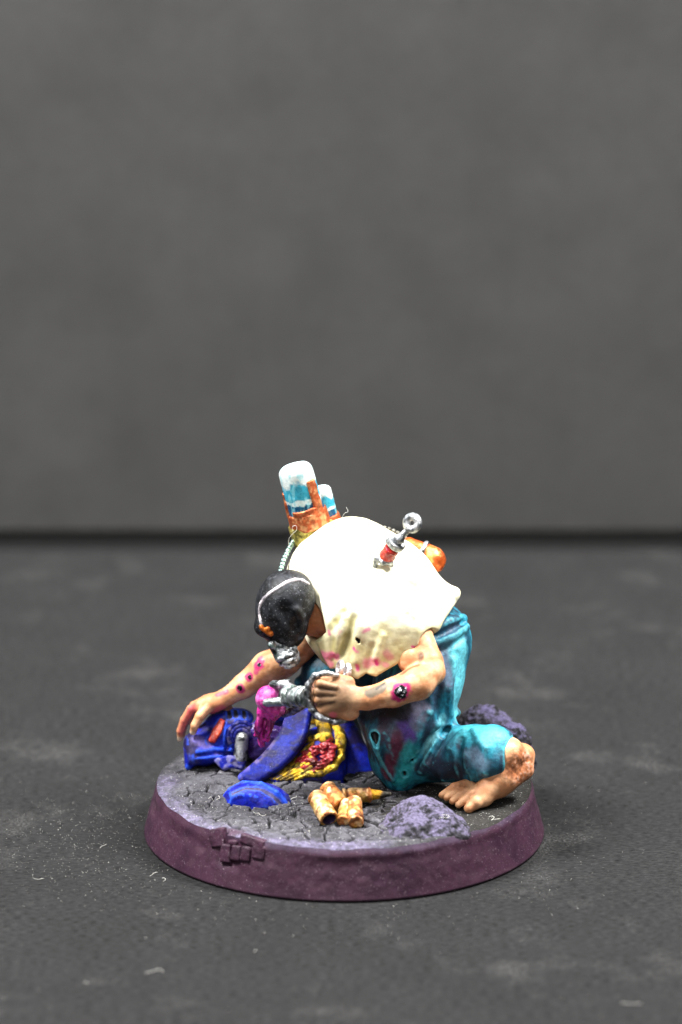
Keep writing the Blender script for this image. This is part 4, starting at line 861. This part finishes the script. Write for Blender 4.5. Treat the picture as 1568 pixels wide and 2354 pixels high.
# ================================================================== brass casings
def casing(label, a, b, r, rim_end=True, open_end=True, bullet=None):
    a, b = np.array(a), np.array(b); d = b - a; L = np.linalg.norm(d); d /= L; F = frame(d); t = thing('shell_casing', label, 'shell casing', (a + b) / 2 - [0, 0, r], 'brass casings on the ground')
    sd = int(1000 * abs(a[0])) % 97
    cs = cyl(a, b, r, .09).sub(tor(a + d * .34, d, r + .04, .15), .08).u(tor(b - d * .12, d, r - .08, .12), .05)
    if open_end: cs = cs.sub(cyl(b - d * .7, b + d * .5, r * .68, .05), .05)
    else: cs = cs.sub(cyl(b - d * .08, b + d * .5, r * .55, .05), .06)
    cs = cs.sub(cyl(a - d * .5, a + d * .06, r * .5, .03), .04).disp(lambda P: .12 * fbm(P, .9, 3, sd) + .05 * fbm(P, 4, 2, sd + 1), .1)
    def pc_(V):
        q = (V - a) @ d; rad = np.linalg.norm(V - a - q[:, None] * d, axis=1)
        c = mix(mix(flat(V, C(208, 136, 74)), C(244, 202, 146), sstep(-.05, .25, fbm(V, 1.7, 3, sd))), C(120, 62, 30), .8 * sstep(.02, .25, fbm(V, 2.4, 4, sd + 2)))
        c = mix(c, C(92, 50, 26), .75 * np.exp(-((q - .34) / .09) ** 2)); c = mix(c, C(156, 128, 36), .6 * sstep(.05, .25, fbm(V, 1.1, 3, sd + 3)))
        return mix(c, C(58, 44, 80), (rad < r * .74) * (q > L - .75) * (1.0 if open_end else .0))
    solid('case', cs, .06, M['brass'], pc_, t)
    if bullet:
        solid('bullet_tip', cone(b - d * .2, b + d * bullet, r * .86, r * .3), .065, M['gold'], lambda v: mix(flat(v, C(206, 152, 40)), C(54, 50, 44), sstep(.35, .6, ((v - b) @ d) / bullet + .4 * fbm(v, 1.8, 3, 364))), t)
casing('fat open brass casing with a dark purple mouth lying in the heap', A(726, 1830, -7.6), A(757, 1884, -10.0), .72)
casing('brass casing wedged behind the fat open casing', A(752, 1810, -6.4), A(786, 1852, -8.4), .64, open_end=False)
casing('brass cartridge with a yellow tip pointing at the trousered knee', A(787, 1829, -5.6), A(852, 1827, -5.2), .6, open_end=False, bullet=1.5)
casing('short brass casing standing its ringed end toward the rim', A(818, 1892, -10.8), A(812, 1842, -8.2), .62, open_end=False)
casing('half-buried brass casing leaning between the other casings', A(789, 1888, -10.2), A(797, 1846, -8.3), .5, open_end=False)

# ================================================================== dust and stray fibres
def fibre(label, start, n, step, curl, r, seed, ground):
    R = random.Random(seed); p = np.array(start, float); a = R.uniform(0, 6.28); pts = [p.copy()]; da = R.uniform(-curl, curl)
    for k in range(n):
        da = da * .7 + R.uniform(-curl, curl); a += da; p = p + np.array([math.cos(a), math.sin(a) * .8, 0]) * step
        if ground and np.hypot(p[0], p[1]) > 14.4: p[:2] *= 14.4 / np.hypot(p[0], p[1])
        q = p.copy(); q[2] = (ground_z(q[:1], q[1:2])[0] if ground else start[2]) + r + abs(math.sin(k * .6 + seed)) * .12; pts.append(q)
    return tag(tube('dust_fibre', pts, r, M['fibre'], None, pts[0], seg=5, n=4), label, 'fibre', 'stray fibres on the table' if not ground else 'stray fibres on the base')
def on_plane(px, py, z):
    d = ray(px, py); return CAM + d * ((z - CAM[2]) / d[2])
for k, (px, py, lb) in enumerate(((612, 1872, 'pale curled fibre on the cracked ground in front of the broken blue plate'), (655, 1842, 'pale fibre standing between the broken blue plate and the casings'), (478, 1838, 'pale fibre on the lilac rim edge in front of the blue helmet'),
        (1150, 1882, 'looped pale fibre on the dark ground below the bare heel'), (905, 1872, 'pale fibre between the yellow cartridge tip and the lilac rock'), (700, 1912, 'pale fibre on the rim edge in front of the fat open casing'), (1010, 1880, 'tiny pale fibre caught on top of the lilac rock'))):
    fibre(lb, on_plane(px, py, ZT + (1.6 if 'top of' in lb else .1)), 6, .26, 1.0, .013, 50 + k, 'top of' not in lb)
for k, (px, py, n, st) in enumerate(((375, 2235, 6, .3), (1475, 2308, 5, .3), (375, 2026, 3, .25), (205, 2262, 3, .2), (100, 2020, 4, .22), (345, 2013, 4, .2), (587, 2185, 3, .2), (230, 1950, 4, .25))):
    fibre('pale curled dust fibre lying on the dark table card', on_plane(px, py, 0), n, st, .8, .011, 80 + k, False)
# a hair on the shirt top and one by the tank
for pts in ([A(785, 1192, 1.2), A(792, 1180, 1.2), A(800, 1176, 1.3), A(796, 1166, 1.4)], [A(663, 1256, 3), A(664, 1240, 2.9), A(672, 1228, 2.7), A(682, 1218, 2.7), A(680, 1208, 2.7), A(672, 1212, 2.7), A(674, 1222, 2.7)]):
    tag(tube('dust_fibre', pts, .012, M['fibre'], None, pts[0], seg=5), 'fine pale hair standing on the shirt top beside the tanks' if pts[0][0] > -1.5 else 'curled pale hair hanging on the copper holder of the large tank', 'fibre', 'hairs on the figure')
R = np.random.default_rng(3); V = []; Fq = []
def speck(p, r):
    b = len(V)
    for d in ((1, 0, 0), (-1, 0, 0), (0, 1, 0), (0, -1, 0), (0, 0, .6), (0, 0, -.6)): V.append(np.array(p) + np.array(d) * r * R.uniform(.5, 1.3))
    for f in ((0, 2, 4), (2, 1, 4), (1, 3, 4), (3, 0, 4), (2, 0, 5), (1, 2, 5), (3, 1, 5), (0, 3, 5)): Fq.append([b + q for q in f])
for k in range(1500):
    if k % 6 == 0: x_, y_ = R.uniform(-45, 45), R.uniform(-55, 70)
    elif k % 3 == 1: a = R.uniform(0, 6.28); q = 16.3 + abs(R.normal(0, 4.5)); x_, y_ = q * math.cos(a), q * math.sin(a)
    else: x_, y_ = R.normal(-20, 4.5), R.normal(-3, 6)
    if math.hypot(x_, y_) < 16.2: continue
    speck((x_, y_, .015), R.choice([.012, .017, .022, .028, .04], p=[.36, .3, .2, .11, .03]))
for k in range(380):
    a, q = R.uniform(0, 6.28), 14.7 * math.sqrt(R.uniform(0, 1)); x_, y_ = q * math.cos(a), q * math.sin(a)
    speck((x_, y_, ground_z(np.array([x_]), np.array([y_]))[0] + .01), R.choice([.02, .03, .04]))
du = link('dust_specks', V, Fq, M['fibre'], smooth=False); du['kind'] = 'stuff'; du['label'] = 'pale dust specks scattered over table card and base'
